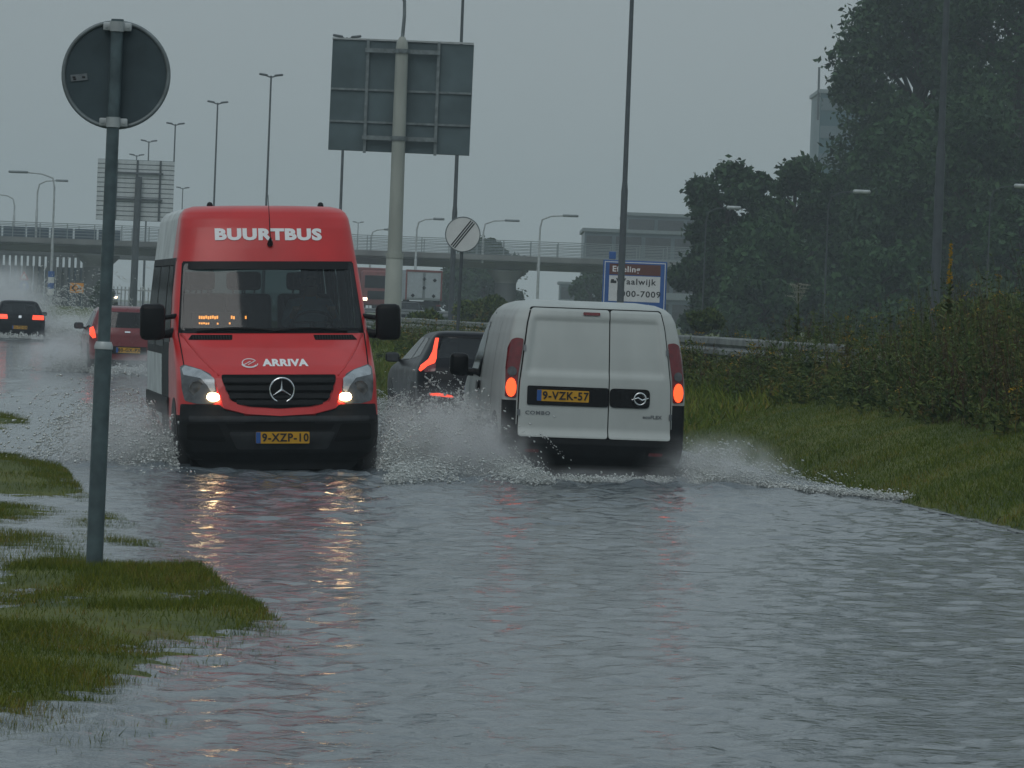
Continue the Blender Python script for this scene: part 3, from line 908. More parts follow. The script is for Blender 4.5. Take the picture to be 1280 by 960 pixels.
    for i in range(len(ins) - 1):
        a, b, c, e2 = ins[i], ins[i + 1], ous[i + 1], ous[i]
        q = [sh.front(*p) + Vector((0, -0.035, 0)) for p in (a, b, c, e2)] + [sh.front(*p) + Vector((0, 0.02, 0)) for p in (a, b, c, e2)]
        sm.add(q, [(0, 1, 2, 3), (0, 1, 5, 4), (2, 3, 7, 6)])
    sm.build('grille_surround', M['red'], root, smooth=60)
    # round three pointed emblem
    c = sh.front(0.02, 0.905) + Vector((0, -0.055, 0))
    em = MB(); n = 28
    em.path([c + Vector((0.118 * math.cos(2 * math.pi * k / n), 0, 0.118 * math.sin(2 * math.pi * k / n))) for k in range(n + 1)], 0.0095, 8)
    for a in (90, 210, 330):
        t_ = Vector((math.cos(R(a)), 0, math.sin(R(a)))); s_ = Vector((-t_.z, 0, t_.x))
        em.add([c + s_ * 0.016, c - s_ * 0.016, c + t_ * 0.115, c + Vector((0, -0.016, 0))], [(0, 2, 3), (1, 3, 2), (0, 3, 1)])
    em.build('emblem', M['chrome'], root)
    back = MB(); back.lathe(c + Vector((0, 0.02, 0)), (0, -1, 0), [(0, 0.115), (0.012, 0.112)], 24); back.build('emblem_plate', M['gap'], root)
    # headlamps
    for sg in (1, -1):
        hp = [(0.66, 1.06), (0.74, 1.10), (0.90, 1.15), (0.945, 1.13), (0.94, 0.92), (0.915, 0.80), (0.80, 0.77), (0.66, 0.77), (0.60, 0.80), (0.615, 0.92)]
        hl = patch('headlamp', sh.front, [(sg * a, z) for a, z in hp], M['lens'], root, 0.010, 0.03, 0.02, 10, 10, FR)
        rp = [(0.63, 1.02), (0.75, 1.10), (0.90, 1.14), (0.93, 1.11), (0.92, 1.05), (0.76, 1.02), (0.70, 0.95), (0.66, 0.88), (0.625, 0.90)]
        patch('reflector', sh.front, [(sg * a, z) for a, z in rp], M['lampsilver'], hl, 0.016, 0.01, 0.01, 8, 8, FR)
        cc = sh.front(sg * 0.80, 0.92) + Vector((0, -0.014, 0))
        b = MB(); b.lathe(cc, (0, -1, 0), [(0.0, 0.075), (0.010, 0.072), (0.004, 0.055), (0.012, 0.03), (0.014, 0.005)], 20); b.build('projector', M['lens'], hl, smooth=40)
        lp = [(0.585, 0.818), (0.605, 0.80), (0.675, 0.80), (0.705, 0.818), (0.705, 0.852), (0.685, 0.877), (0.615, 0.877), (0.59, 0.862)]
        patch('lit_lamp', sh.front, [(sg * a, z) for a, z in lp], M['drl'], hl, 0.040, 0.035, 0.012, 6, 6, FR)
        # bonnet vents and creases
        vp = [(sg * 0.41, 1.385), (sg * 0.84, 1.385), (sg * 0.80, 1.435), (sg * 0.40, 1.435)]
        v_ = patch('bonnet_vent', sh.front, vp, M['gap'], root, 0.004, 0.01, 0.01, 4, 10, FR)
        for k in range(14):
            xa = 0.43 + k * 0.027
            patch('vent_slat', sh.front, [(sg * xa, 1.390), (sg * (xa + 0.010), 1.390), (sg * (xa + 0.010), 1.430), (sg * xa, 1.430)], M['trim'], v_, 0.010, 0.008, 0, 2, 1, FR)
        cr = MB(); cr.path([sh.front(sg * (0.90 - 0.0 * i), 1.44) if i == 0 else sh.front(sg * (0.88 - 0.30 * (i / 9) ** 1.3), 1.44 - 0.40 * i / 9) + Vector((0, 0.006, 0)) for i in range(10)], [0.012] * 10, 6)
        cr.build('bonnet_crease', M['red'], root, smooth=True)
        seam = MB(); seam.path([sh.front(sg * (0.925 - 0.02 * i / 8), 1.45 - 0.31 * i / 8) + Vector((0, 0.002, 0)) for i in range(9)], 0.007, 5); seam.build('bonnet_seam', M['gap'], root)
        # bumper fog lamp recess
        patch('bumper_recess', sh.front, [(sg * 0.52, 0.40), (sg * 0.90, 0.42), (sg * 0.90, 0.58), (sg * 0.60, 0.58)], M['gap'], root, 0.003, 0.005, 0.03, 6, 8, FR)
        # mirrors
        mi_ = MB(); mx = sg * 1.175
        mi_.bbox((mx, 1.20, 1.56), (0.25, 0.13, 0.36), 0.055)
        mir = mi_.build('mirror', M['trimwet'], root, smooth=60)
        a_ = MB(); a_.path([(sg * 0.94, 1.28, 1.46), (sg * 1.04, 1.24, 1.44), (sg * 1.12, 1.22, 1.44)], [0.05, 0.045, 0.04], 8); a_.path([(sg * 0.93, 1.3, 1.62), (sg * 1.08, 1.23, 1.60)], 0.025, 8)
        a_.build('mirror_arm', M['trimwet'], mir, smooth=60)
        g_ = MB(); g_.bbox((mx, 1.262, 1.56), (0.19, 0.012, 0.29), 0.005); g_.build('mirror_glass', M['chrome'], mir)
        # rubber blade of the wheel spat / sill
        patch('sill_step', sh.side(sg), [(1.5, 0.27), (4.0, 0.27), (4.0, 0.42), (1.5, 0.42)], M['trim'], root, 0.012, 0.02, 0.02, 3, 10, (sg, 0, 0))
    for sg in (1, -1):
        patch('bumper_corner', sh.front, [(sg * 0.34, 0.58), (sg * 0.345, 0.672), (sg * 0.53, 0.715), (sg * 0.585, 0.765), (sg * 0.955, 0.768), (sg * 0.968, 0.58)], M['trim'], root, 0.014, 0.02, 0.02, 10, 16, FR)
    ub = MB(); ub.bbox((0, 3.05, 0.24), (1.70, 5.4, 0.26), 0.06); ub.build('underbody', M['gap'], root)
    patch('front_lip', sh.front, [(-0.72, 0.13), (0.72, 0.13), (0.86, 0.27), (-0.86, 0.27)], M['trim'], root, -0.03, 0.05, 0.04, 4, 20, FR)
    patch('lower_grille', sh.front, [(-0.50, 0.52), (0.50, 0.52), (0.56, 0.63), (-0.56, 0.63)], M['gap'], root, 0.004, 0.008, 0.02, 4, 12, FR)
    patch('bumper_lip', sh.front, [(-0.88, 0.60), (0.88, 0.60), (0.88, 0.655), (-0.88, 0.655)], M['bumpergrey'], root, 0.02, 0.03, 0.012, 3, 24, FR)  # paler strip paints in the sheen of the bumper's wet top surface
    patch('plate_carrier', sh.front, [(-0.42, 0.33), (0.46, 0.33), (0.54, 0.50), (-0.50, 0.50)], M['bumpergrey'], root, 0.008, 0.02, 0.03, 4, 16, FR)
    # number plate
    def plate(surf, ca, cz, txt, parent_, d, flip, tilt=0):
        pl = patch('number_plate', surf, [(ca - 0.26, cz - 0.056), (ca + 0.26, cz - 0.056), (ca + 0.26, cz + 0.056), (ca - 0.26, cz + 0.056)], M['plate'], parent_, 0.03, 0.03, 0.01, 2, 4, d)
        s_ = 1 if flip else -1
        a, b = ca + s_ * 0.26, ca + s_ * 0.215
        patch('country_band', surf, [(min(a, b), cz - 0.054), (max(a, b), cz - 0.054), (max(a, b), cz + 0.054), (min(a, b), cz + 0.054)], M['plateblue'], pl, 0.033, 0.01, 0, 2, 2, d)
        lettering('plate_number', surf, txt, 0.108, ca - s_ * 0.025, cz - 0.002, M['ink'], pl, 0.036, d, flip, 0.0028, 1.12, 0.95)
        return pl
    root_plate = plate
    plate(flat(-0.005), 0.02, 0.445, '9-XZP-10', root, FR, False)
    # lettering
    lettering('lettering', sh.front, 'BUURTBUS', 0.150, 0.005, 2.43, M['lettering'], root, 0.008, FR, False, 0.0085, 1.10, 1.36)
    lettering('lettering', sh.front, 'ARRIVA', 0.088, 0.075, 1.165, M['lettering'], root, 0.008, FR, False, 0.0045, 1.1, 1.35)
    lg = MB()
    for rr_, r2, a0, a1 in ((0.052, 0.008, 30, 330), (0.060, 0.007, 200, 350)):
        pts = []
        for k in range(24):
            a = R(a0 + (a1 - a0) * k / 23)
            pts.append(sh.front(-0.275 + rr_ * 1.35 * math.cos(a), 1.165 + rr_ * 0.75 * math.sin(a)) + Vector((0, -0.008, 0)))
        lg.path(pts, r2 * 0.7, 5)
    for dx in (-0.02, 0.02):
        lg.path([sh.front(-0.275 - 0.035 + dx, 1.148) + Vector((0, -0.008, 0)), sh.front(-0.275 - 0.005 + dx, 1.163) + Vector((0, -0.008, 0)), sh.front(-0.275 + 0.03 + dx, 1.180) + Vector((0, -0.008, 0))], 0.005, 5)
    lg.build('round_logo', M['lettering'], root)
    # aerial, roof lamps
    a = MB(); c0 = sh.front(0.02, 2.33) + Vector((0, -0.01, 0))
    a.lathe(c0, (0, -0.6, 0.8), [(0, 0.028), (0.02, 0.030), (0.05, 0.020), (0.09, 0.008)], 12); a.path([c0 + Vector((0, -0.03, 0.06)), c0 + Vector((-0.005, 0.04, 0.28)), c0 + Vector((-0.012, 0.09, 0.50))], [0.006, 0.004, 0.0025], 6)
    a.build('aerial', M['trimwet'], root, smooth=50)
    for x in (-0.53, 0.60):
        b = MB(); b.lathe((x, 2.35, 2.70), (0, 0, 1), [(0, 0.032), (0.04, 0.032), (0.062, 0.024), (0.072, 0.008)], 14); b.build('roof_marker_lamp', M['trimwet'], root, smooth=50)
    # cabin
    inn = MB(); inn.box((0, 3.3, 0.80), (1.84, 4.6, 0.05)); inn.build('cabin_floor', M['inside'], root)
    da = MB(); da.bbox((0, 1.40, 1.25), (1.66, 0.50, 0.36), 0.06); da.build('dashboard', M['inside'], root, smooth=50)
    for x, y in ((-0.60, 2.15), (-0.12, 2.25), (0.48, 2.15), (-0.6, 3.2), (-0.15, 3.2), (0.55, 3.2), (-0.6, 4.1), (0.55, 4.1)):
        seat(root, x, y, 1.02, h=0.66)
    stw = MB(); cs = Vector((0.46, 1.72, 1.55)); ax_ = Vector((0, 0.55, 0.83)).normalized(); u_ = Vector((1, 0, 0)); v2 = ax_.cross(u_)
    stw.path([cs + (u_ * math.cos(2 * math.pi * k / 24) + v2 * math.sin(2 * math.pi * k / 24)) * 0.20 for k in range(25)], 0.014, 8)
    stw.tube(cs, cs - ax_ * 0.25, 0.03); stw.tube(cs - u_ * 0.19, cs + u_ * 0.19, 0.012); stw.build('steering_wheel', M['trim'], root, smooth=50)
    # destination display behind the windscreen
    ds = MB(); ds.bbox((-0.50, 1.35, 1.575), (0.56, 0.06, 0.17), 0.01); disp = ds.build('destination_display', M['gap'], root)
    dots = MB(); rr = random.Random(9)
    for (x0, n_, zz) in ((-0.70, 9, 1.605), (-0.38, 2, 1.605), (-0.24, 1, 1.605), (-0.70, 5, 1.545), (-0.52, 1, 1.545), (-0.40, 1, 1.545)):
        for k in range(n_):
            dots.box((x0 + k * 0.022, 1.315, zz + rr.uniform(-0.004, 0.004)), (0.015, 0.008, 0.030 if zz > 1.58 else 0.018))
    dots.build('led_characters', M['led'], disp)
    # rear lamps
    for sg in (1, -1):
        patch('tail_lamp', sh.rear, [(sg * 0.86, 0.9), (sg * 0.95, 0.9), (sg * 0.93, 1.5), (sg * 0.86, 1.5)], M['redlens'], root, 0.01, 0.02, 0.02, 6, 4, RE)
    return root, sh, plate

bus, bus_sh, make_plate = build_bus()
BUS_YAW, D_BUS = R(7.4), 46.6
_t = P(353, 540, D_BUS)
place(bus, (0, 0, 0), (_t.x, D_BUS, -0.10), BUS_YAW, lean=R(-2.2))

# the driver, a thing of his own
def build_driver():
    J = {'pel': (0, 0.02, 0.10, 0.15), 'wst': (0, 0.05, 0.28, 0.14), 'chs': (0, 0.06, 0.48, 0.16), 'nck': (0, 0.04, 0.63, 0.06), 'hd0': (0, 0.02, 0.72, 0.075), 'hd1': (0, 0.01, 0.80, 0.092), 'hd2': (0, 0.02, 0.87, 0.07)}
    E = [('pel', 'wst'), ('wst', 'chs'), ('chs', 'nck'), ('nck', 'hd0'), ('hd0', 'hd1'), ('hd1', 'hd2')]
    for sg, q in ((1, 'l'), (-1, 'r')):
        J['sh' + q] = (sg * 0.19, 0.05, 0.55, 0.065); J['el' + q] = (sg * 0.27, -0.10, 0.34, 0.046); J['wr' + q] = (sg * 0.20, -0.32, 0.45, 0.032); J['pm' + q] = (sg * 0.185, -0.38, 0.50, 0.036)
        E += [('chs', 'sh' + q), ('sh' + q, 'el' + q), ('el' + q, 'wr' + q), ('wr' + q, 'pm' + q)]
        for k in range(4):
            a = 'f%d%s' % (k, q); b = 'g%d%s' % (k, q)
            ln = (0.040, 0.046, 0.043, 0.034)[k]
            J[a] = (sg * (0.21 - 0.022 * k), -0.42, 0.525, 0.010); J[b] = (sg * (0.205 - 0.022 * k), -0.42 - ln * 0.5, 0.525 - ln, 0.009)
            E += [('pm' + q, a), (a, b)]
        J['t' + q] = (sg * 0.145, -0.365, 0.52, 0.012); J['u' + q] = (sg * 0.125, -0.40, 0.545, 0.010)
        E += [('pm' + q, 't' + q), ('t' + q, 'u' + q)]
        J['hp' + q] = (sg * 0.10, -0.02, 0.08, 0.10); J['kn' + q] = (sg * 0.15, -0.40, 0.10, 0.07); J['an' + q] = (sg * 0.15, -0.46, -0.22, 0.05)
        E += [('pel', 'hp' + q), ('hp' + q, 'kn' + q), ('kn' + q, 'an' + q)]
    names = list(J)
    me = bpy.data.meshes.new('person'); me.from_pydata([J[n][:3] for n in names], [(names.index(a), names.index(b)) for a, b in E], [])
    o = bpy.data.objects.new('person', me); COL.objects.link(o)
    sk = o.modifiers.new('skin', 'SKIN'); 
    for i, n in enumerate(names):
        me.skin_vertices[0].data[i].radius = (J[n][3], J[n][3] * (0.8 if n in ('chs', 'wst', 'pel') else 1)); me.skin_vertices[0].data[i].use_root = (n == 'pel')
    ss = o.modifiers.new('sub', 'SUBSURF'); ss.levels = 2; ss.render_levels = 2
    dg = bpy.context.evaluated_depsgraph_get()
    nm = bpy.data.meshes.new_from_object(o.evaluated_get(dg))
    bpy.data.objects.remove(o)
    nm.materials.clear(); nm.materials.append(M['shirt']); nm.materials.append(M['skin']); nm.materials.append(M['seat'])
    for p in nm.polygons:
        c = p.center
        p.material_index = 1 if (c.z > 0.62 or c.y < -0.30 and c.z > 0.3) else (2 if c.z < 0.17 else 0)
        p.use_smooth = True
    root = empty('person', (0, 0, 0), 0, 'bus driver in a pale shirt with both hands on the steering wheel', 'person')
    b = bpy.data.objects.new('body', nm); link(b, root)
    h = MB(); h.lathe((0, 0.035, 0.80), (0, 0, 1), [(-0.06, 0.098), (0.0, 0.106), (0.06, 0.102), (0.10, 0.080), (0.125, 0.035)], 18, cap=True)
    for v in range(len(h.v)):
        x, y, z = h.v[v]
        if y < -0.045: h.v[v] = (x, -0.045 + (y + 0.045) * 0.2, z + 0.02)
    h.build('hair', M['hair'], root, smooth=True)
    f = MB(); f.prism([(-0.09, 0.775), (-0.12, 0.765), (-0.085, 0.81)], -0.012, 0.012, axis='x'); f.build('nose', M['skin'], root)
    for sg in (1, -1):
        e_ = MB(); e_.bbox((sg * 0.034, -0.085, 0.81), (0.026, 0.012, 0.012), 0.004); e_.build('eye', M['ink'], root)
        e_ = MB(); e_.bbox((sg * 0.098, 0.02, 0.79), (0.018, 0.035, 0.06), 0.006); e_.build('ear', M['skin'], root)
    m_ = MB(); m_.bbox((0, -0.080, 0.735), (0.05, 0.012, 0.010), 0.003); m_.build('mouth', M['trailerred'], root)
    return root
driver = build_driver()
driver.matrix_world = bus.matrix_basis @ Matrix.Translation((0.48, 2.16, 1.18))

# ---------------------------------------------------------------- the white van
def build_van():
    root = empty('van', (0, 0, 0), 0, 'white delivery van seen from behind with lit tail lamps, driving away through the flood', 'van')
    L = 4.39
    K = [(0.22, 0.10, L - 0.10, 0.84, 0.45, 0.16), (0.30, 0.03, L - 0.01, 0.885, 0.45, 0.16), (0.42, 0.0, L + 0.03, 0.905, 0.45, 0.17), (0.50, 0.0, L + 0.02, 0.912, 0.45, 0.16), (0.56, 0.02, L - 0.02, 0.915, 0.45, 0.14),
         (0.90, 0.10, L - 0.03, 0.916, 0.45, 0.15), (1.00, 0.28, L - 0.035, 0.912, 0.45, 0.15), (1.10, 0.75, L - 0.045, 0.904, 0.40, 0.15), (1.30, 1.10, L - 0.075, 0.882, 0.38, 0.16), (1.50, 1.42, L - 0.115, 0.850, 0.36, 0.17),
         (1.66, 1.68, L - 0.155, 0.812, 0.36, 0.19), (1.74, 1.85, L - 0.185, 0.775, 0.36, 0.22), (1.79, 2.0, L - 0.23, 0.72, 0.36, 0.26), (1.825, 2.2, L - 0.32, 0.63, 0.36, 0.3), (1.845, 2.5, L - 0.5, 0.45, 0.36, 0.3)]
    sh = Shell(K, nf=2.4, nr=4.2)
    zs = sorted(set([k[0] for k in K] + list(np.arange(0.24, 1.82, 0.04).round(3))))
    dwin = [(1.18, 1.06), (2.08, 1.02), (2.12, 1.60), (1.72, 1.62)]
    wpoly = [(-0.78, 1.12), (0.78, 1.12), (0.68, 1.64), (-0.68, 1.64)]
    def hole(x, y, z):
        if abs(x) > sh.at(z)[2] - 0.01 and in_poly(y, z, dwin): return True
        if y < 2.0 and in_poly(x, z, wpoly): return True
        return False
    def mf(x, y, z):
        if z < 0.50 and y > 3.7: return 1
        if z < 0.36: return 1
        if y > L - 0.16 and z < 0.86 and abs(x) > 0.755 + 0.06 * max(0, z - 0.5): return 1
        return 0
    sh.body('body', zs, [M['white'], M['trim']], root, mf, hole, NS=80, NC=41)
    patch('windscreen', sh.front, wpoly, M['tinted'], root, 0.004, 0, 0.04, 8, 12, FR)
    S = lambda a: [(a_, z) for a_, z in a]
    # two rear doors, the left one wider; dark gaps round them
    bk = patch('door_gap', sh.rear, [(-0.775, 0.47), (0.775, 0.47), (0.765, 1.0), (0.695, 1.60), (0.655, 1.775), (-0.655, 1.775), (-0.695, 1.60), (-0.765, 1.0)], M['gap'], root, 0.003, 0.01, 0.03, 24, 24, RE)
    split = -0.135
    dl = [(split + 0.006, 0.485), (0.762, 0.485), (0.752, 1.0), (0.682, 1.60), (0.643, 1.764), (split + 0.006, 1.764)]
    dr = [(-0.762, 0.485), (split - 0.006, 0.485), (split - 0.006, 1.764), (-0.643, 1.764), (-0.682, 1.60), (-0.752, 1.0)]
    def door_surf(x, z):
        p = sh.rear(x, z)
        lim = 0.715 - 0.125 * max(0, z - 1.1)
        m = float(sstep(1.09, 1.15, np.array(z))) * float(1 - sstep(1.63, 1.69, np.array(z))) * float(1 - sstep(lim - 0.06, lim, np.array(abs(x))))
        m2 = float(1 - sstep(0.93, 1.09, np.array(z)))
        return p + Vector((0, 0.026 - 0.026 * m, 0))
    d1 = patch('rear_door', door_surf, dl, M['white'], root, 0.006, 0.03, 0.035, 46, 40, RE)
    d2 = patch('rear_door', door_surf, dr, M['white'], root, 0.006, 0.03, 0.035, 46, 34, RE)
    # dark band with the number plate and the round emblem
    band = [(-0.545, 0.785), (0.69, 0.785), (0.69, 0.955), (-0.545, 0.955)]
    bl = [(split + 0.007, 0.80), (0.68, 0.80), (0.68, 0.99), (split + 0.007, 0.99)]
    br = [(-0.545, 0.80), (split - 0.007, 0.80), (split - 0.007, 0.99), (-0.545, 0.99)]
    b1 = patch('handle_band', sh.rear, bl, M['trimwet'], d1, 0.042, 0.025, 0.02, 6, 14, RE)
    b2 = patch('handle_band', sh.rear, br, M['trimwet'], d2, 0.042, 0.025, 0.05, 6, 10, RE)
    make_plate(lambda x, z: Vector((x, L - 0.014, z)), 0.325, 0.897, '9-VZK-57', d1, RE, True)
    c = sh.rear(-0.445, 0.895) + Vector((0, 0.050, 0))
    rg = MB(); n = 26
    rg.lathe(c - Vector((0, 0.008, 0)), (0, 1, 0), [(0, 0.082), (0.012, 0.080)], 26)
    rg.build('emblem_disc', M['trimwet'], d2, smooth=40)
    rg = MB(); c = c + Vector((0, 0.010, 0))
    rg.path([c + Vector((0.058 * math.cos(2 * math.pi * k / n), 0, 0.058 * math.sin(2 * math.pi * k / n))) for k in range(n + 1)], 0.009, 7)
    rg.path([c + Vector((0.085, 0, -0.010)), c + Vector((0.02, 0.004, 0.012)), c + Vector((-0.02, 0.004, -0.012)), c + Vector((-0.085, 0, 0.010))], [0.004, 0.011, 0.011, 0.004], 6)
    rg.build('emblem', M['chrome'], d2, smooth=60)
    lettering('badge', sh.rear, 'COMBO', 0.050, 0.57, 0.72, M['badge'], d1, 0.036, RE, True, 0.0016, 1.15, 1.25)
    lettering('badge', sh.rear, 'ecoFLEX', 0.046, -0.575, 0.715, M['badge'], d2, 0.036, RE, True, 0.0016, 1.05, 1.1)
    for zz in (0.72, 1.36):
        for sg in (1, -1):
            patch('hinge', sh.rear, [(sg * (0.745 if zz < 1 else 0.70), zz - 0.03), (sg * (0.775 if zz < 1 else 0.725), zz - 0.03), (sg * (0.775 if zz < 1 else 0.725), zz + 0.03), (sg * (0.745 if zz < 1 else 0.70), zz + 0.03)], M['badge'], root, 0.044, 0.03, 0.006, 2, 2, RE)
    patch('high_brake_lamp', sh.rear, [(-0.035, 1.705), (0.135, 1.705), (0.135, 1.735), (-0.035, 1.735)], M['redlens'], d1, 0.048, 0.03, 0.012, 4, 8, RE)
    # lamp clusters on the corners
    for sg in (1, -1):
        cl = [(0.785, 0.86), (0.895, 0.87), (0.893, 1.15), (0.872, 1.36), (0.84, 1.44), (0.79, 1.46), (0.722, 1.45), (0.735, 1.34), (0.77, 1.10)]
        lamp = patch('tail_lamp', sh.rear, [(sg * a, z) for a, z in cl], M['redlens'], root, 0.012, 0.03, 0.02, 12, 8, RE)
        ci = [(0.832 + 0.045 * math.cos(a), 1.125 + 0.048 * math.sin(a)) for a in np.linspace(0, 2 * math.pi, 14)[:-1]]
        patch('reversing_lens', sh.rear, [(sg * a, z) for a, z in ci], M['lens'], lamp, 0.026, 0.015, 0, 6, 5, RE)
        lo = [(0.838 + 0.052 * math.cos(a), 0.965 + 0.095 * math.sin(a)) for a in np.linspace(0, 2 * math.pi, 16)[:-1]]
        patch('lit_lamp', sh.rear, [(sg * a, z) for a, z in lo], M['orangelit'], lamp, 0.030, 0.02, 0, 8, 6, RE)
        patch('side_window', sh.side(sg), dwin, M['privacy'], root, 0.004, 0, 0.05, 8, 10, (sg, 0, 0))
        for yq in (2.16, 3.2, 1.05):
            patch('door_seam', sh.side(sg), [(yq, 0.45), (yq + 0.012, 0.45), (yq + 0.012, 1.68), (yq, 1.68)], M['gap'], root, 0.002, 0, 0, 10, 1, (sg, 0, 0))
        patch('door_handle', sh.side(sg), [(1.92, 0.90), (2.10, 0.90), (2.10, 0.99), (1.92, 0.99)], M['trimwet'], root, 0.03, 0.03, 0.03, 4, 6, (sg, 0, 0))
        patch('side_moulding', sh.side(sg), [(1.1, 0.52), (3.3, 0.52), (3.3, 0.62), (1.1, 0.62)], M['trim'], root, 0.02, 0.02, 0.02, 3, 10, (sg, 0, 0))
        for yc in (0.88, 3.63):
            ar = [(yc + 0.40 * math.cos(a), 0.32 + 0.40 * math.sin(a)) for a in np.linspace(0, math.pi, 15)]
            patch('wheel_arch', sh.side(sg), ar, M['trimwet'], root, 0.004, 0.02, 0, 8, 10, (sg, 0, 0))
            wheel('wheel', sg * 0.915, yc, 0.32, root)
        mi_ = MB(); mi_.bbox((sg * 1.06, 1.28, 1.14), (0.20, 0.13, 0.24), 0.05); mir = mi_.build('mirror', M['trimwet'], root, smooth=60)
        a_ = MB(); a_.path([(sg * 0.88, 1.28, 1.06), (sg * 1.0, 1.28, 1.07)], [0.045, 0.04], 8); a_.build('mirror_arm', M['trimwet'], mir)
        patch('headlamp', sh.front, [(sg * 0.5, 0.72), (sg * 0.86, 0.74), (sg * 0.88, 0.92), (sg * 0.56, 0.86)], M['lens'], root, 0.012, 0.02, 0.03, 6, 6, FR)
    # bumper
    patch('rear_bumper', sh.rear, [(-0.88, 0.25), (0.88, 0.25), (0.905, 0.42), (0.88, 0.475), (-0.88, 0.475), (-0.905, 0.42)], M['trim'], root, 0.03, 0.04, 0.03, 8, 30, RE)
    for x in (-0.62, 0.62):
        patch('reflector', sh.rear, [(x - 0.07, 0.33), (x + 0.07, 0.33), (x + 0.07, 0.36), (x - 0.07, 0.36)], M['redlens'], root, 0.036, 0.01, 0.008, 2, 4, RE)
    for x in (-0.38, 0.38): seat(root, x, 1.75, 0.72, h=0.6)
    ub = MB(); ub.bbox((0, 2.2, 0.22), (1.5, 3.9, 0.24), 0.05); ub.build('underbody', M['gap'], root)
    q = MB(); q.box((0, 2.35, 1.1), (1.6, 0.03, 1.2)); q.build('bulkhead', M['inside'], root)
    return root, sh, L
van, van_sh, VAN_L = build_van()
D_VAN = 47.6
_t = P(744, 500, D_VAN)
place(van, (0, VAN_L, 0), (_t.x, D_VAN, -0.06), math.pi + R(6.3), lean=0)

# ---------------------------------------------------------------- hatchbacks
def build_car(name, label, K, paint, L, spec):
    root = empty(name, (0, 0, 0), 0, label, 'car')
    sh = Shell(K, nf=spec.get('nf', 2.4), nr=spec.get('nr', 3.0))
    zs = sorted(set([k[0] for k in K] + list(np.arange(K[0][0] + 0.02, K[-1][0] - 0.03, 0.03).round(3))))
    rw, sw, fw = spec['rear_window'], spec['side_windows'], spec['windscreen']
    def hole(x, y, z):
        if y > L * 0.6 and in_poly(x, z, rw) and abs(y - sh.rear(x, z).y) < 0.15: return True
        if y < L * 0.6 and in_poly(x, z, fw) and abs(y - sh.front(x, z).y) < 0.15: return True
        if abs(x) > sh.at(z)[2] - 0.004 and any(in_poly(y, z, p) for p in sw): return True
        return False
    def mf(x, y, z):
        return 1 if z < spec.get('trimz', 0.30) else 0
    sh.body('body', zs, [paint, M['trim']], root, mf, hole, NS=80, NC=41)
    lin = Shell([(k[0] - 0.02, k[1] + 0.04, k[2] - 0.04, k[3] - 0.03, k[4], k[5]) for k in K], nf=spec.get('nf', 2.4), nr=spec.get('nr', 3.0))
    lin.body('cabin_lining', [z for z in zs if 0.5 < z < K[-1][0] - 0.05], [M['inside']], root, None, lambda x, y, z: z > 0.92 and (in_poly(x, z, rw) or in_poly(x, z, fw) or (abs(x) > lin.at(z)[2] - 0.004 and any(in_poly(y, z, p) for p in sw))), cap=False, NS=80, NC=41)
    patch('rear_window', sh.rear, rw, spec.get('rear_glass', M['tinted']), root, 0.006, 0, 0.04, 12, 14, RE)
    patch('windscreen', sh.front, fw, M['tinted'], root, 0.006, 0, 0.04, 10, 12, FR)
    for sg in (1, -1):
        for p in sw: patch('side_window', sh.side(sg), p, M['tinted'], root, 0.004, 0, 0.03, 8, 8, (sg, 0, 0))
        for p in spec.get('seams', (2.0, 2.9)): patch('door_seam', sh.side(sg), [(p, 0.35), (p + 0.01, 0.35), (p + 0.01, 0.9), (p, 0.9)], M['gap'], root, 0.002, 0, 0, 6, 1, (sg, 0, 0))
        for poly, m_ in spec['tail']:
            patch('tail_lamp', sh.rear, [(sg * a, z) for a, z in poly], M[m_], root, 0.012, 0.03, 0.01, 10, 8, RE)
        for poly, m_ in spec.get('head', [([(0.5, 0.62), (0.8, 0.66), (0.8, 0.78), (0.55, 0.72)], 'lens')]):
            patch('headlamp', sh.front, [(sg * a, z) for a, z in poly], M[m_], root, 0.012, 0.03, 0.02, 6, 6, FR)
        for yc in spec['axles']:
            ar = [(yc + 0.37 * math.cos(a), 0.30 + 0.38 * math.sin(a)) for a in np.linspace(0, math.pi, 15)]
            patch('wheel_arch', sh.side(sg), ar, M['trimwet'], root, 0.004, 0.02, 0, 8, 10, (sg, 0, 0))
            wheel('wheel', sg * (sh.at(0.5)[2] + 0.004), yc, 0.31, root)
        w_ = sh.at(0.95)[2]; my = spec.get('mirror_y', 1.45); mz = spec.get('mirror_z', 0.98)
        mi_ = MB(); mi_.bbox((sg * (w_ + 0.12), my, mz), (0.21, 0.10, 0.14), 0.045); mir = mi_.build('mirror', spec.get('mirror', paint), root, smooth=60)
        a_ = MB(); a_.path([(sg * (w_ - 0.05), my, mz - 0.06), (sg * (w_ + 0.06), my, mz - 0.03)], 0.025, 6); a_.build('mirror_arm', M['trimwet'], mir)
        mg = MB(); mg.bbox((sg * (w_ + 0.12), my + 0.05, mz), (0.17, 0.010, 0.11), 0.004); mg.build('mirror_glass', M['lens'], mir)
    if spec.get('plate'):
        pa, pz, txt = spec['plate']; yy_ = sh.rear(pa, pz).y
        make_plate(lambda x, z: Vector((x, yy_, z)), pa, pz, txt, root, RE, True)
    for poly, m_, nm in spec.get('extra', []):
        patch(nm, sh.rear, poly, M[m_], root, 0.014, 0.02, 0.012, 8, 12, RE)
    for x in (-0.36, 0.36):
        seat(root, x, spec['seat_y'], 0.42, h=0.52); seat(root, x, spec['seat_y'] + 0.95, 0.42, h=0.46, w=0.5)
    fl = MB(); fl.box((0, L / 2, 0.36), (1.4, L * 0.55, 0.04)); fl.build('cabin_floor', M['inside'], root)
    return root, sh

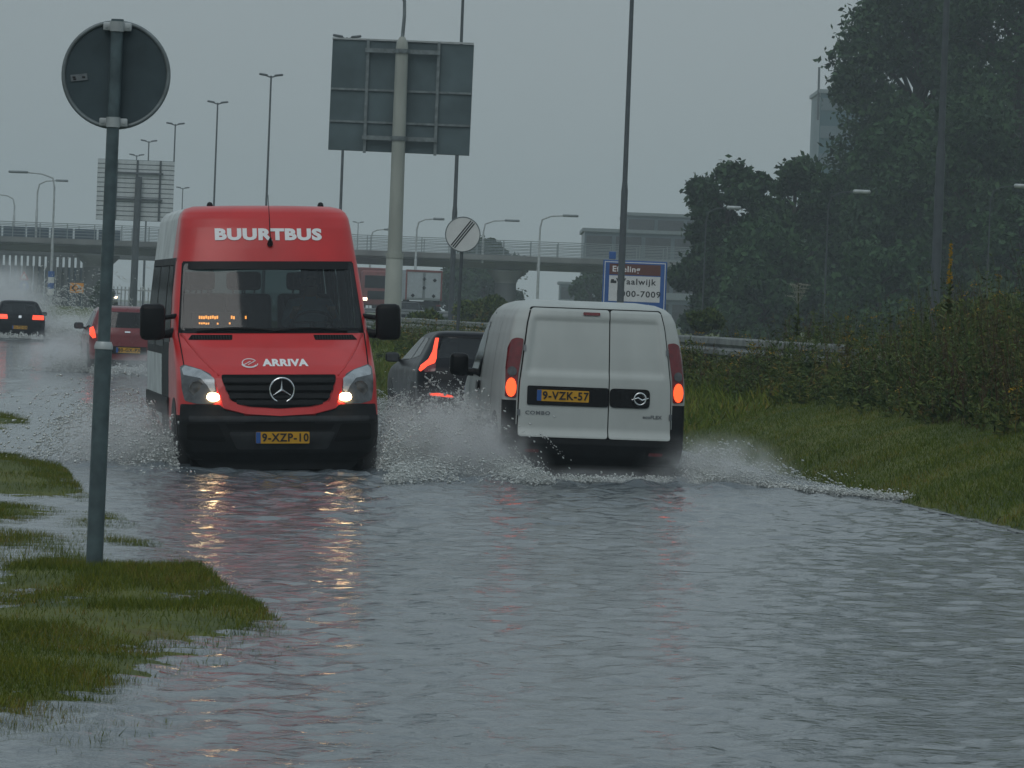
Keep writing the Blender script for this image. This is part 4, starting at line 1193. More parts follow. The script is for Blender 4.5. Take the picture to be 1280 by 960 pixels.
# black hatchback with tall lamps, between the bus and the van
KV = [(0.20, 0.15, 4.25, 0.80, 0.5, 0.35), (0.30, 0.05, 4.34, 0.86, 0.5, 0.35), (0.45, 0.0, 4.37, 0.885, 0.5, 0.36), (0.62, 0.02, 4.36, 0.895, 0.5, 0.36), (0.72, 0.10, 4.33, 0.900, 0.5, 0.36), (0.82, 0.40, 4.29, 0.898, 0.5, 0.36),
      (0.88, 0.75, 4.26, 0.885, 0.45, 0.36), (0.94, 1.15, 4.21, 0.855, 0.4, 0.36), (1.0, 1.40, 4.14, 0.815, 0.36, 0.34), (1.10, 1.62, 4.02, 0.755, 0.34, 0.32), (1.20, 1.84, 3.90, 0.695, 0.33, 0.30), (1.30, 2.06, 3.79, 0.635, 0.33, 0.28),
      (1.345, 2.18, 3.76, 0.600, 0.33, 0.26), (1.375, 2.35, 3.73, 0.565, 0.33, 0.24), (1.40, 2.6, 3.66, 0.49, 0.33, 0.24), (1.415, 2.8, 3.52, 0.36, 0.33, 0.24)]
volvo_spec = dict(rear_window=[(-0.62, 1.02), (0.62, 1.02), (0.50, 1.325), (-0.50, 1.325)], rear_glass=M['tinted'],
    side_windows=[[(1.75, 0.97), (2.72, 0.99), (2.75, 1.31), (2.25, 1.30)], [(2.82, 0.99), (3.45, 1.05), (3.25, 1.29), (2.84, 1.31)]],
    windscreen=[(-0.72, 0.98), (0.72, 0.98), (0.56, 1.31), (-0.56, 1.31)],
    tail=[([(0.555, 1.31), (0.60, 1.31), (0.665, 1.12), (0.735, 1.005), (0.845, 0.915), (0.875, 0.85), (0.855, 0.825), (0.82, 0.855), (0.76, 0.91), (0.655, 0.955), (0.625, 1.02), (0.60, 1.15)], 'redlit'),
          ([(0.64, 0.955), (0.76, 0.91), (0.82, 0.855), (0.80, 0.82), (0.66, 0.84)], 'redlens'), ([(0.40, 0.475), (0.72, 0.49), (0.74, 0.525), (0.60, 0.535), (0.42, 0.505)], 'redlit')],  # last shape: low bumper reflectors, given a painted glow though not lamps
    axles=(0.85, 3.50), seat_y=2.05, mirror_y=1.62, mirror_z=0.99, plate=(0, 0.60, '58-XTL-3'), nr=2.6,
    extra=[([(-0.40, 0.30), (0.40, 0.30), (0.45, 0.42), (-0.45, 0.42)], 'trimwet', 'diffuser'), ([(-0.56, 1.33), (0.56, 1.33), (0.53, 1.352), (-0.53, 1.352)], 'trimwet', 'spoiler_lip')])
volvo, volvo_sh = build_car('hatchback', 'black hatchback with tall lit red tail lamps between the minibus and the van', KV, M['black'], 4.37, volvo_spec)
D_VOL = 68.0
_t = P(604, 450, D_VOL)
place(volvo, (0, 4.37, 0), (_t.x, D_VOL, -0.07), math.pi + R(8.2))

# small red car behind the sign post
KR = [(0.20, 0.10, 3.42, 0.74, 0.4, 0.25), (0.32, 0.02, 3.50, 0.79, 0.4, 0.25), (0.48, 0.0, 3.52, 0.81, 0.4, 0.25), (0.75, 0.06, 3.48, 0.815, 0.4, 0.25), (0.88, 0.25, 3.46, 0.81, 0.4, 0.25), (0.95, 0.55, 3.43, 0.795, 0.4, 0.25),
      (1.0, 0.80, 3.40, 0.78, 0.36, 0.25), (1.2, 1.15, 3.30, 0.715, 0.34, 0.24), (1.36, 1.45, 3.22, 0.655, 0.33, 0.24), (1.43, 1.65, 3.16, 0.61, 0.33, 0.24), (1.475, 1.9, 3.05, 0.52, 0.33, 0.24), (1.495, 2.1, 2.9, 0.36, 0.33, 0.24)]
red_spec = dict(rear_window=[(-0.60, 1.03), (0.60, 1.03), (0.53, 1.37), (-0.53, 1.37)], rear_glass=M['windshield'],
    side_windows=[[(1.35, 1.0), (2.1, 1.0), (2.15, 1.37), (1.7, 1.37)], [(2.2, 1.0), (2.95, 1.03), (2.85, 1.34), (2.24, 1.37)]],
    windscreen=[(-0.68, 1.0), (0.68, 1.0), (0.58, 1.37), (-0.58, 1.37)],
    tail=[([(0.67, 0.80), (0.74, 0.78), (0.805, 0.86), (0.80, 1.0), (0.73, 1.04), (0.70, 0.95)], 'redlit')],
    axles=(0.65, 2.98), seat_y=1.75, mirror_y=1.1, mirror_z=1.03, mirror=M['trimwet'], plate=(-0.02, 0.55, '80-GX-PX'), trimz=0.34,
    extra=[([(-0.42, 0.47), (0.42, 0.47), (0.42, 0.63), (-0.42, 0.63)], 'trimwet', 'plate_recess'), ([(-0.06, 0.925), (0.06, 0.925), (0.06, 0.955), (-0.06, 0.955)], 'chrome', 'badge')])
redcar, _ = build_car('small_car', 'small dark red car with tail lamps lit, behind the round sign post', KR, M['red2'], 3.52, red_spec)
_t = P(160, 410, 103)
place(redcar, (0, 3.52, 0), (_t.x, 103, -0.04), math.pi + R(8.5))

# black hatchback far left
KB = [(0.20, 0.15, 4.08, 0.80, 0.5, 0.28), (0.30, 0.05, 4.18, 0.85, 0.5, 0.28), (0.48, 0.0, 4.20, 0.870, 0.5, 0.28), (0.70, 0.10, 4.18, 0.878, 0.5, 0.28), (0.85, 0.60, 4.14, 0.87, 0.45, 0.28), (0.93, 1.10, 4.10, 0.845, 0.4, 0.28),
      (1.0, 1.35, 4.03, 0.81, 0.36, 0.28), (1.2, 1.70, 3.83, 0.715, 0.34, 0.26), (1.34, 1.95, 3.70, 0.645, 0.33, 0.25), (1.40, 2.15, 3.64, 0.59, 0.33, 0.24), (1.435, 2.4, 3.52, 0.49, 0.33, 0.24), (1.45, 2.6, 3.38, 0.35, 0.33, 0.24)]
blk_spec = dict(rear_window=[(-0.64, 1.0), (0.64, 1.0), (0.55, 1.35), (-0.55, 1.35)], rear_glass=M['privacy'],
    side_windows=[[(1.65, 0.99), (2.55, 1.0), (2.6, 1.35), (2.1, 1.34)], [(2.65, 1.0), (3.3, 1.03), (3.15, 1.32), (2.68, 1.35)]],
    windscreen=[(-0.72, 0.98), (0.72, 0.98), (0.58, 1.33), (-0.58, 1.33)],
    tail=[([(0.42, 0.80), (0.83, 0.80), (0.82, 0.955), (0.44, 0.955)], 'redlit')],
    axles=(0.82, 3.4), seat_y=2.0, mirror_y=1.5, mirror_z=1.0, plate=(0, 0.52, '12-TZ-GK'), mirror=M['black'],
    extra=[([(-0.05, 0.84), (0.05, 0.84), (0.05, 0.93), (-0.05, 0.93)], 'chrome', 'badge')])
blackcar, _ = build_car('hatchback', 'black hatchback with wide red tail lamps in spray at the left edge', KB, M['black'], 4.2, blk_spec)
_t = P(25, 400, 165)
place(blackcar, (0, 4.2, 0), (_t.x, 165, -0.05), math.pi + R(8.5))

# pale oncoming car far behind the red one
sil_spec = dict(blk_spec); sil_spec.update(head=[([(0.48, 0.60), (0.80, 0.62), (0.80, 0.76), (0.52, 0.74)], 'farlamp')], tail=[([(0.5, 0.80), (0.83, 0.80), (0.82, 0.955), (0.52, 0.955)], 'redlens')], plate=None, rear_glass=M['tinted'], mirror=M['silver'])
silver, _ = build_car('oncoming_car', 'pale silver car with headlamps lit, coming from under the overpass', KB, M['silver'], 4.2, sil_spec)
_t = P(150, 370, 380)
silver.location = (_t.x, 368, P(150, 383, 368).z); silver.rotation_euler = (0, 0, R(7))
# ================================================================ WATER, now that the vehicles stand
def w_of(o, p): return o.matrix_basis @ Vector(p)
def chop(o, p, r, s):
    q = w_of(o, p); CHOP.append((q.x, q.y, r, s))
for y in (-0.4, 0.8, 2.2): chop(bus, (-1.25, y, 0), 0.8, 0.75); chop(bus, (1.25, y, 0), 0.8, 0.8)
chop(bus, (0, -0.8, 0), 1.0, 0.4); chop(bus, (0, -3, 0), 2.0, 0.42); chop(bus, (0.3, -7, 0), 2.6, 0.34); chop(bus, (0.6, -12, 0), 3.0, 0.22)
chop(van, (0, 8, 0), 2.2, 0.34); chop(van, (0, 13, 0), 3.0, 0.2)
for y in (2.6, 3.8, 4.7): chop(van, (1.2, y, 0), 0.8, 0.8); chop(van, (-1.3, y, 0), 0.9, 0.8)
chop(van, (0, 5.2, 0), 1.1, 0.6); chop(van, (-2.3, 4.6, 0), 0.9, 0.6); chop(van, (2.2, 4.9, 0), 0.9, 0.5)
for c_, L_ in ((volvo, 4.4), (redcar, 3.5)):
    for y in (0.8, L_): chop(c_, (1.3, y, 0), 1.0, 0.8); chop(c_, (-1.3, y, 0), 1.0, 0.8)
build_water()

# ================================================================ SPLASHES
sm_ = bpy.data.materials.new('spray_droplets'); sm_.use_nodes = True
t = sm_.node_tree; b_ = t.nodes['Principled BSDF']
b_.inputs['Base Color'].default_value = (0.68, 0.70, 0.675, 1); b_.inputs['Roughness'].default_value = 0.3
M['spray'] = sm_
_oct = np.array([(1, 1, 1), (1, -1, -1), (-1, 1, -1), (-1, -1, 1)], float) * 0.8
_of = np.array([(0, 1, 2), (0, 3, 1), (0, 2, 3), (1, 3, 2)])
def splash(name, label, parts, rmin, rmax, seed, group='water thrown up by the vehicles'):
    """parts: (vehicle, local p0, local p1, outward local dir, n, out speed range, up speed range, along speed)"""
    r = np.random.default_rng(seed); PP, RR, VV = [], [], []
    for o, p0, p1, out, n, sp, up, along in parts:
        n = int(n * 0.95); f = r.random(n)[:, None]
        base = np.array(p0) * (1 - f) + np.array(p1) * f
        out = np.array(out, float)
        k = r.random(n)
        # jets: the sheet of water breaks into fingers
        jet = 0.5 + 0.5 * np.sin(f[:, 0] * 17 + seed) * np.sin(f[:, 0] * 41 + 2 * seed)
        vo = (sp[0] + (sp[1] - sp[0]) * r.random(n)) * (0.7 + 0.5 * jet)
        vu = (up[0] + (up[1] - up[0]) * r.random(n) ** 1.3) * (0.65 + 0.5 * jet)
        T = 2 * vu / 9.81
        tt = T * r.random(n) ** 0.85
        # ropes: runs of drops that left the same spot one after another
        rope = (np.arange(n) // 14) * 14; isr = r.random(n)[rope] < 0.55
        vo = np.where(isr, vo[rope], vo); vu = np.where(isr, vu[rope], vu)
        tt = np.where(isr, np.clip(tt[rope] + 0.0065 * (np.arange(n) - rope), 0, 2 * vu / 9.81), tt)
        base = np.where(isr[:, None], base[rope], base)
        vel = out[None, :] * vo[:, None] + np.array([0, 1.0, 0])[None, :] * (along * np.where(isr, r.normal(0.6, 0.5, n)[rope], r.normal(0.6, 0.5, n)))[:, None] + np.array([0, 0, 1.0])[None, :] * vu[:, None]
        pos = base + vel * tt[:, None]; pos[:, 2] -= 4.905 * tt ** 2
        pos += r.normal(0, 1, (n, 3)) * np.where(isr, 0.007, 0.022)[:, None]
        Rm = np.array(o.matrix_basis.to_3x3()); lo = np.array(o.location)
        pos = pos @ Rm.T + lo
        vel[:, 2] -= 9.81 * tt; vel = vel @ Rm.T
        keep = pos[:, 2] > -0.01
        o_n = o
        PP.append(pos[keep]); VV.append(vel[keep]); RR.append((rmin * (rmax / rmin) ** (r.random(n) ** 2.0))[keep])
    p = np.concatenate(PP); v = np.concatenate(VV); s = np.concatenate(RR)
    n = len(p)
    vd = v / (np.linalg.norm(v, axis=1, keepdims=True) + 1e-6)
    sc = s[:, None, None] * (0.75 + 0.5 * r.random((n, 4, 1)))
    V = _oct[None] * sc
    V = V + vd[:, None, :] * (np.einsum('nij,nj->ni', V, vd)[:, :, None]) * 0.8
    V = V + p[:, None, :]
    FF = (_of[None] + 4 * np.arange(n)[:, None, None]).reshape(-1, 3)
    o = raw_mesh(name, V.reshape(-1, 3), FF, M['spray'], smooth=True)
    tag(o, label, 'splash', group, 'stuff')
W0 = 0.09
splash('splash', 'brown grey splash thrown left of the minibus front wheel', [
    (bus, (-0.98, 0.2, W0), (-0.98, 1.3, W0), (-1, 0, 0), 15000, (0.0, 2.2), (0.6, 3.2), 0.3),
    (bus, (-0.95, 1.0, W0), (-0.98, 2.2, W0), (-1, 0, 0), 16000, (0.6, 3.2), (1.6, 4.0), 0.8),
    (bus, (-0.9, -1.2, W0), (-1.1, 1.6, W0), (-1, -0.2, 0), 9000, (0.0, 4.2), (0.2, 1.3), 0.6)], 0.0026, 0.0125, 3)
splash('splash', 'curtain of spray between the minibus and the white van', [
    (bus, (0.98, -0.2, W0), (0.98, 1.6, W0), (1, 0, 0), 22000, (0.0, 2.6), (0.6, 3.6), 0.6),
    (bus, (0.8, -2.2, W0), (1.2, 0.2, W0), (1, -0.2, 0), 9000, (0.0, 3.0), (0.2, 2.0), 0.6),
    (van, (0.92, 3.2, W0), (0.92, 4.3, W0), (1, 0, 0), 22000, (0.0, 2.4), (0.6, 3.5), 0.5),
    (van, (0.92, 2.8, W0), (0.90, 4.1, W0), (1, 0, 0), 9000, (0.2, 1.8), (1.8, 4.1), 0.5),
    (van, (0.9, 3.8, W0), (0.6, 6.2, W0), (0.8, 0.6, 0), 14000, (0.0, 2.4), (0.2, 2.0), 0.6)], 0.0024, 0.011, 5)
splash('splash', 'white splash fanning right from the rear wheel of the white van', [
    (van, (-0.92, 3.5, W0), (-0.92, 4.4, W0), (-1, 0, 0), 14000, (0.0, 2.0), (0.5, 2.6), 0.5),
    (van, (-0.95, 3.6, W0), (-0.95, 4.9, W0), (-1, 0, 0), 14000, (0.5, 4.6), (0.3, 1.9), 0.9),
    (van, (-1.3, 4.2, W0), (-2.9, 7.6, W0), (-1, 0.3, 0), 9000, (0.0, 1.2), (0.1, 1.0), 0.6),
    (van, (-0.9, 4.35, W0), (0.9, 5.6, W0), (0, 1, 0), 9000, (0.0, 1.4), (0.1, 0.9), 0.4)], 0.0024, 0.0115, 8)
splash('splash', 'spray round the rear of the black hatchback with tall lamps', [
    (volvo, (0.9, 2.8, W0), (0.9, 4.3, W0), (1, 0, 0), 7000, (0.0, 2.0), (0.6, 3.0), 0.5),
    (volvo, (0.8, 4.3, W0), (-0.8, 4.4, W0), (0, 1, 0), 9000, (0.0, 1.5), (0.4, 3.5), 0.8)], 0.003, 0.009, 12)
splash('splash', 'white wash trailing behind the small dark red car', [
    (redcar, (0.82, 2.0, 0.05), (0.82, 3.6, 0.05), (1, 0.3, 0), 9000, (0.2, 3.2), (0.5, 3.0), 1.0),
    (redcar, (0.8, 3.5, 0.05), (-0.8, 3.55, 0.05), (0, 1, 0), 8000, (0.0, 3.0), (0.3, 2.2), 1.2),
    (redcar, (-0.82, 2.2, 0.05), (-0.82, 3.5, 0.05), (-1, 0.3, 0), 5000, (0.2, 2.6), (0.5, 2.2), 1.0)], 0.0045, 0.015, 15)
splash('splash', 'tall pale spray cloud round the black hatchback at the left edge', [
    (blackcar, (-0.87, 0.2, 0.15), (-0.87, 4.2, 0.15), (-1, 0.2, 0), 12000, (0.2, 4.6), (0.8, 3.4), 1.5),
    (blackcar, (0.8, 4.1, 0.15), (-0.8, 4.2, 0.15), (0, 1, 0), 6000, (0.0, 3.0), (0.3, 2.0), 1.2),
    (blackcar, (-0.6, -9, 0.15), (-0.6, -1, 0.15), (-1, 0.2, 0), 16000, (0.0, 4.0), (2.0, 7.0), 1.5),
    (blackcar, (0.6, -9, 0.15), (0.6, -1, 0.15), (1, 0.2, 0), 12000, (0.0, 3.0), (2.0, 7.4), 1.5)], 0.006, 0.020, 18)

# ================================================================ SIGNS AND POSTS
def round_sign_back():
    base = PG(118, 703, 0.05); d = base.y; top = P(147, 24, d)
    root = empty('round_road_sign', base, 0, 'back of a round grey road sign on a dark post in the flooded grass', 'road sign')
    h = top.z - base.z; lean = top.x - base.x
    def ax(z): return Vector((lean * z / h, 0, z))
    s = d / F   # metres per pixel
    zc = P(145, 437, d).z - base.z
    p = MB(); p.path([ax(-0.3), ax(zc * 0.5), ax(zc)], 0.051, 16); lower = p.build('lower_post', M['signpost'], root, smooth=50)
    p = MB(); p.path([ax(zc), ax(zc + 0.02), ax(zc + 0.045)], [0.056, 0.056, 0.046], 16); p.build('collar', M['galvlight'], root, smooth=50)
    p = MB(); p.path([ax(zc + 0.03), ax((zc + h) / 2), ax(h)], 0.038, 16); p.build('upper_post', M['signpost'], root, smooth=50)
    c = ax(P(143, 93, d).z - base.z) + Vector((0.0, 0.055, 0)); r = 67 * s
    p = MB(); p.lathe(c, (0, 1, 0), [(0.0, r - 0.004), (0.003, r)], 56); disc = p.build('disc', M['signback'], root)
    p = MB(); n = 56; p.path([c + Vector(((r - 0.006) * math.cos(2 * math.pi * k / n), 0.0, (r - 0.006) * math.sin(2 * math.pi * k / n))) for k in range(n + 1)], 0.013, 8); p.build('folded_rim', M['galv'], root, smooth=60)
    for dz in (r - 0.035, -r + 0.035):
        b = MB(); cz = c + Vector((lean * dz / h, -0.03, dz))
        b.bbox(cz, (0.17, 0.05, 0.05), 0.008); b.path([cz + Vector((0, -0.03, -0.03)), cz + Vector((0, -0.03, 0.03))], 0.043, 16)
        for q in (-0.065, 0.065): b.lathe(cz + Vector((q, -0.024, 0)), (0, -1, 0), [(0, 0.009), (0.008, 0.009)], 6)
        b.build('clamp', M['galvlight'], root, smooth=40)
    st = MB(); cs = c + Vector((-46 * s, -0.006, -5 * s)); st.box(cs, (0.10, 0.002, 0.04), M=Matrix.Rotation(R(-8), 3, 'Y')); k_ = st.build('sticker', M['stickergrey'], root)
    st = MB()
    for q in ((-0.03, 0.0), (0.028, 0.003), (-0.025, -0.012)): st.box(cs + Vector((q[0], -0.002, q[1])), (0.018, 0.002, 0.010))
    st.build('sticker_mark', M['ink'], k_)
round_sign_back()

def big_sign_back():
    d = 115.0; s = d / F
    b0 = P(488.5, 452, d); gz = float(ground_z(np.array([b0.x]), np.array([d]))[0])
    root = empty('lamp_post', (b0.x, d, gz), 0, 'thick pale lamp post carrying a large blank sign back, right of the minibus', 'lamp post')
    top = P(503, 46, d); h = top.z - gz; lean = top.x - b0.x
    def ax(z): return Vector((lean * z / h, 0, z))
    zj = P(493, 320, d).z - gz
    p = MB(); p.path([ax(-0.3), ax(zj), ax(zj + 0.06)], [0.215, 0.20, 0.175], 20); p.build('lower_shaft', M['concretepost'], root, smooth=50)
    p = MB(); p.path([ax(zj + 0.06), ax(h - 0.28), ax(h - 0.12), ax(h)], [0.175, 0.150, 0.13, 0.06], 20); p.build('upper_shaft', M['concretepost'], root, smooth=50)
    p = MB(); p.path([ax(zj - 0.05), ax(zj + 0.07)], 0.212, 20); p.build('collar', M['concretepost'], root)
    p = MB(); e0 = ax(h)
    p.path([e0 - Vector((0, 0, 0.05)), e0 + Vector((0.03, 0, 0.5)), e0 + Vector((0.02, 0, 0.85)), e0 + Vector((-0.25, 0.0, 1.35)), e0 + Vector((-0.9, 0, 1.75)), e0 + Vector((-1.6, 0, 1.9))], [0.045, 0.042, 0.04, 0.04, 0.036, 0.034], 10)
    arm = p.build('lamp_arm', M['galv'], root, smooth=50)
    q = MB(); q.bbox(e0 + Vector((-1.9, 0, 1.9)), (0.7, 0.24, 0.13), 0.05); q.build('lamp_head', M['galvlight'], arm, smooth=50)
    # the panel hangs behind the post as seen from here
    cz = P(501, 121, d); sc = cz - Vector((b0.x, d, gz)) + Vector((0, 0.28, 0))
    W, H = 177 * s, 139 * s; Rm = Matrix.Rotation(R(0.3), 3, 'Y')
    bd = MB()
    bd.bbox(sc, (W, 0.05, H), 0.01, M=Rm)
    panel = bd.build('sign_panel', M['signback2'], root)
    for zz in (0.055 * H, -0.235 * H):
        b = MB(); b.box(sc + Vector((0, -0.045, zz)), (W * 0.995, 0.04, 0.05)); b.build('panel_joint', M['galv'], root)
    for xx in (-0.245 * W, 0.255 * W):
        b = MB(); b.box(sc + Vector((xx, -0.09, -0.01)), (0.07, 0.06, H * 1.02)); b.build('stiffener', M['galv'], root)
    for zz in (0.41 * H, -0.375 * H):
        b = MB(); b.box(sc + Vector((0, -0.15, zz)), (W * 0.53, 0.07, 0.10)); b.build('bracket', M['galv'], root)
        b = MB(); a0 = ax(sc.z + zz); b.path([a0 + Vector((0, 0, -0.05)), a0 + Vector((0, 0, 0.05))], 0.19, 20); b.build('clamp', M['galv'], root)
    b = MB(); b.box(sc + Vector((0, -0.02, H / 2 + 0.02)), (W, 0.09, 0.04)); b.build('top_edge', M['galvlight'], root)
big_sign_back()

def end_sign():
    d = 92.0; s = d / F; c = P(578.5, 293, d); b = P(571, 425, d)
    gz = float(ground_z(np.array([b.x]), np.array([d]))[0])
    root = empty('round_traffic_sign', (b.x, d, gz), 0, 'round white sign with three black diagonal stripes behind the black hatchback', 'traffic sign')
    lean = c.x - b.x; h = c.z - gz
    p = MB(); p.path([(0, 0.03, -0.2), (lean * 0.5, 0.03, h / 2), (lean * 1.1, 0.03, h + 0.28)], 0.032, 10); p.build('post', M['mast'], root, smooth=50)
    cc = Vector((lean, -0.02, h)); r = 21.5 * s
    f = MB(); f.lathe(cc, (0, 1, 0), [(0, r), (0.02, r)], 40); disc = f.build('disc', M['signwhite'], root)
    f = MB(); n = 40; f.path([cc + Vector((r * math.cos(2 * math.pi * k / n), 0.005, r * math.sin(2 * math.pi * k / n))) for k in range(n + 1)], 0.012, 6); f.build('rim', M['galv'], root)
    for off in (-0.042, 0, 0.042):
        ln = math.sqrt(max(0, (r * 0.93) ** 2 - off ** 2)); u = Vector((0.60, 0, 0.80)); v = Vector((0.80, 0, -0.60))
        q = MB(); a = [cc + v * (off - 0.012) - u * ln, cc + v * (off + 0.012) - u * ln, cc + v * (off + 0.012) + u * ln, cc + v * (off - 0.012) + u * ln]
        q.add([x + Vector((0, -0.004, 0)) for x in a] + [x + Vector((0, 0.004, 0)) for x in a], [(0, 1, 2, 3), (4, 5, 6, 7), (0, 1, 5, 4), (1, 2, 6, 5), (2, 3, 7, 6), (3, 0, 4, 7)]); q.build('stripe', M['ink'], root)
end_sign()

def blue_sign():
    d = 166.0; s = d / F
    c = P(793, 358, d); W, H = 80 * s, 64 * s
    gz = 0.6
    root = empty('direction_sign', (c.x, d, gz), 0, 'blue edged direction sign with a brown top row above the white van', 'direction sign')
    zc = c.z - gz
    y0 = -0.03
    Rr = Matrix.Rotation(0, 3, 'Y')
    b = MB(); b.bbox((0, 0, zc), (W, 0.06, H), 0.02); b.build('board', M['signblue'], root)
    b = MB(); b.bbox((0, -0.034, zc), (W - 0.10, 0.008, H - 0.10), 0.003); b.build('inner_line', M['signwhite'], root)
    b = MB(); b.bbox((0, -0.040, zc), (W - 0.16, 0.008, H - 0.16), 0.003); b.build('field', M['signblue'], root)
    b = MB(); b.box((0, -0.046, zc + H * 0.325), (W * 0.80, 0.008, H * 0.21)); br = b.build('brown_row', M['signbrown'], root)
    b = MB(); b.box((0, -0.046, zc - H * 0.05), (W * 0.80, 0.008, H * 0.50)); wh = b.build('white_field', M['signwhite'], root)
    lettering('lettering', flat(-0.052), 'Efteling', 0.28, -0.14 * W, zc + H * 0.325, M['lettering'], br, 0.0, FR, False, 0.006, 1.1, 1.05)
    lettering('lettering', flat(-0.052), 'Waalwijk', 0.29, 0.02 * W, zc + H * 0.085, M['ink'], wh, 0.0, FR, False, 0.006, 1.15, 1.1)
    lettering('lettering', flat(-0.052), '1000-7009', 0.29, 0.06 * W, zc - H * 0.155, M['ink'], wh, 0.0, FR, False, 0.006, 1.15, 1.1)
    q = MB(); q.box((-0.33 * W, -0.052, zc + H * 0.075), (0.20, 0.006, 0.09)); q.box((-0.345 * W, -0.052, zc + H * 0.075 + 0.06), (0.10, 0.006, 0.06)); q.build('lorry_symbol', M['ink'], wh)
    lettering('lettering', flat(-0.045), 'Kaatsheuvel', 0.22, 0, zc - H * 0.40, M['lettering'], root, 0.0, FR, False, 0.004, 1.0, 1.0)
    for x in (-W * 0.32, W * 0.32):
        p = MB(); p.tube((x, 0.08, -0.3), (x, 0.08, zc + H * 0.4), 0.05); p.build('post', M['galv'], root)
    p = MB(); p.bbox((-W * 0.36, 0, zc + H / 2 + 0.16), (0.24, 0.04, 0.26), 0.02); p.build('route_shield', M['signblue'], root)
blue_sign()

def slat_sign():
    d = 292.0; s = d / F
    b = P(166.5, 378, d)
    root = empty('sign_panel_back', (b.x, d, 0.3), 0, 'slatted back of a big motorway sign standing left of the minibus roof', 'road sign')
    c = P(169, 238, d); W, H = 96 * s, 76 * s; off = Vector((c.x - b.x, 0, c.z - 0.3))
    n = 13
    slat = MB(); slat.box((0, 0, 0), (W, 0.05, H / n - 0.05)); first = slat.build('slat', M['slat'], root)
    for k in range(n):
        o = first if k == 0 else first.copy()
        if k: COL.objects.link(o); o.parent = root
        o.location = off + Vector((0, 0.0, -H / 2 + (k + 0.5) * H / n))
    bk = MB(); bk.box(off + Vector((0, 0.05, 0)), (W, 0.03, H)); bk.build('backing', M['signback2'], root)
    for fx in (-0.25, 0.02, 0.32):
        p = MB(); p.box(off + Vector((fx * W, -0.07, 0)), (0.12, 0.08, H)); p.build('stiffener', M['mast'], root)
    for fz in (0.28, -0.15):
        p = MB(); p.box(off + Vector((0, -0.14, fz * H)), (W * 0.72, 0.08, 0.13)); p.build('bracket', M['mast'], root)
    p = MB(); zt = P(166, 221, d).z - 0.3; p.path([(0, -0.3, -0.3), (0.08, -0.3, zt)], [0.23, 0.2], 14); p.build('post', M['mast'], root, smooth=50)
slat_sign()

# twin headed motorway lamp masts in one straight row
def twin_mast(px, py, d, top_z, rr):
    b = P(px, py, d); gz = 0.55
    root = empty('lamp_mast', (b.x, d, gz), R(8))
    h = top_z - gz
    p = MB(); p.path([(0, 0, -0.3), (0, 0, h * 0.35), (0, 0, h * 0.37), (0, 0, h)], [rr, rr * 0.95, rr * 0.72, rr * 0.5], 10); p.build('shaft', M['mast'], root, smooth=50)
    a = MB(); a.path([(-0.36, 0, h + 0.02), (0, 0, h - 0.10), (0.36, 0, h + 0.02)], 0.045, 8); arm = a.build('cross_arm', M['mast'], root)
    for sg in (-1, 1):
        q = MB(); q.bbox((sg * 0.46, 0, h + 0.05), (0.52, 0.22, 0.13), 0.05, M=Matrix.Rotation(sg * R(-8), 3, 'Y')); q.build('lamp_head', M['mast'], root, smooth=50)
    return root
ML = [(1168.5, 380, 111, 'tall dark lamp mast in front of the big trees at the right'), (776, 360, 154, 'tall lamp mast crossing the blue direction sign above the van'), (566, 330, 198, 'lamp mast whose shaft passes behind the right half of the big blank sign'),
      (426.5, 240, 242, 'lamp mast whose top peeks over the left corner of the big blank sign'), (333.5, 240, 286, 'twin headed lamp mast rising straight above the minibus roof'), (268, 240, 328, 'twin headed lamp mast just right of the slatted sign back'),
      (217, 215, 371, 'twin headed lamp mast at the right edge of the slatted sign back'), (185.5, 195, 414, 'small twin headed lamp mast showing above the slatted sign back'), (170.5, 205, 456, 'smallest twin headed lamp mast just above the slatted sign back')]
for px, py, d, lab in ML:
    m_ = twin_mast(px, py, d, CAMZ + 13.5, 0.115 if d < 220 else 0.105)
    tag(m_, lab, 'lamp mast', 'twin headed lamp masts along the motorway')
for px, py, d, top in ((228, 250, 520, 235), (447, 300, 620, 278)):
    m_ = twin_mast(px, py, d, P(px, top, d).z, 0.10)
    tag(m_, 'far twin headed lamp mast between the slatted sign and the minibus roof' if px < 300 else 'far faint lamp mast just right of the minibus roof', 'lamp mast', 'twin headed lamp masts along the motorway')

# single curved arm lamps near and on the overpass
def arm_lamp(px, base_py, arm_px, arm_py, d, label, sleeve=False, thin=1.0):
    b = P(px, base_py, d); e_ = P(arm_px, arm_py, d)
    root = empty('street_lamp', b, 0, label, 'street lamp', 'single arm street lamps round the overpass')
    rel = e_ - b; sg = 1 if rel.x > 0 else -1; h = rel.z; rx = abs(rel.x)
    p = MB(); p.path([(0, 0, -0.4), (0, 0, h * 0.45), (0, 0, h * 0.46), (0, 0, h - min(0.9, rx * 0.5)), (sg * 0.12, 0, h - 0.35 * min(0.9, rx * 0.5)), (sg * rx * 0.35, 0, h - 0.06), (sg * rx * 0.75, 0, h)],
                     [0.095 * thin, 0.09 * thin, 0.07 * thin, 0.06 * thin, 0.055 * thin, 0.05 * thin, 0.045 * thin], 10)
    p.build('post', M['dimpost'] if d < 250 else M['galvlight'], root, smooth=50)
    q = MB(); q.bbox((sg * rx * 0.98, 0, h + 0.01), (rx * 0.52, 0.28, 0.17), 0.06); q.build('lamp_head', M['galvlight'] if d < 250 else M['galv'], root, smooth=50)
    if sleeve:
        for k in range(4):
            q = MB(); q.tube((0, 0, 0.30 + 0.38 * k), (0, 0, 0.30 + 0.38 * (k + 1)), 0.21, n=12); q.build('striped_sleeve', M['signblue'] if k % 2 else M['signwhite'], root)
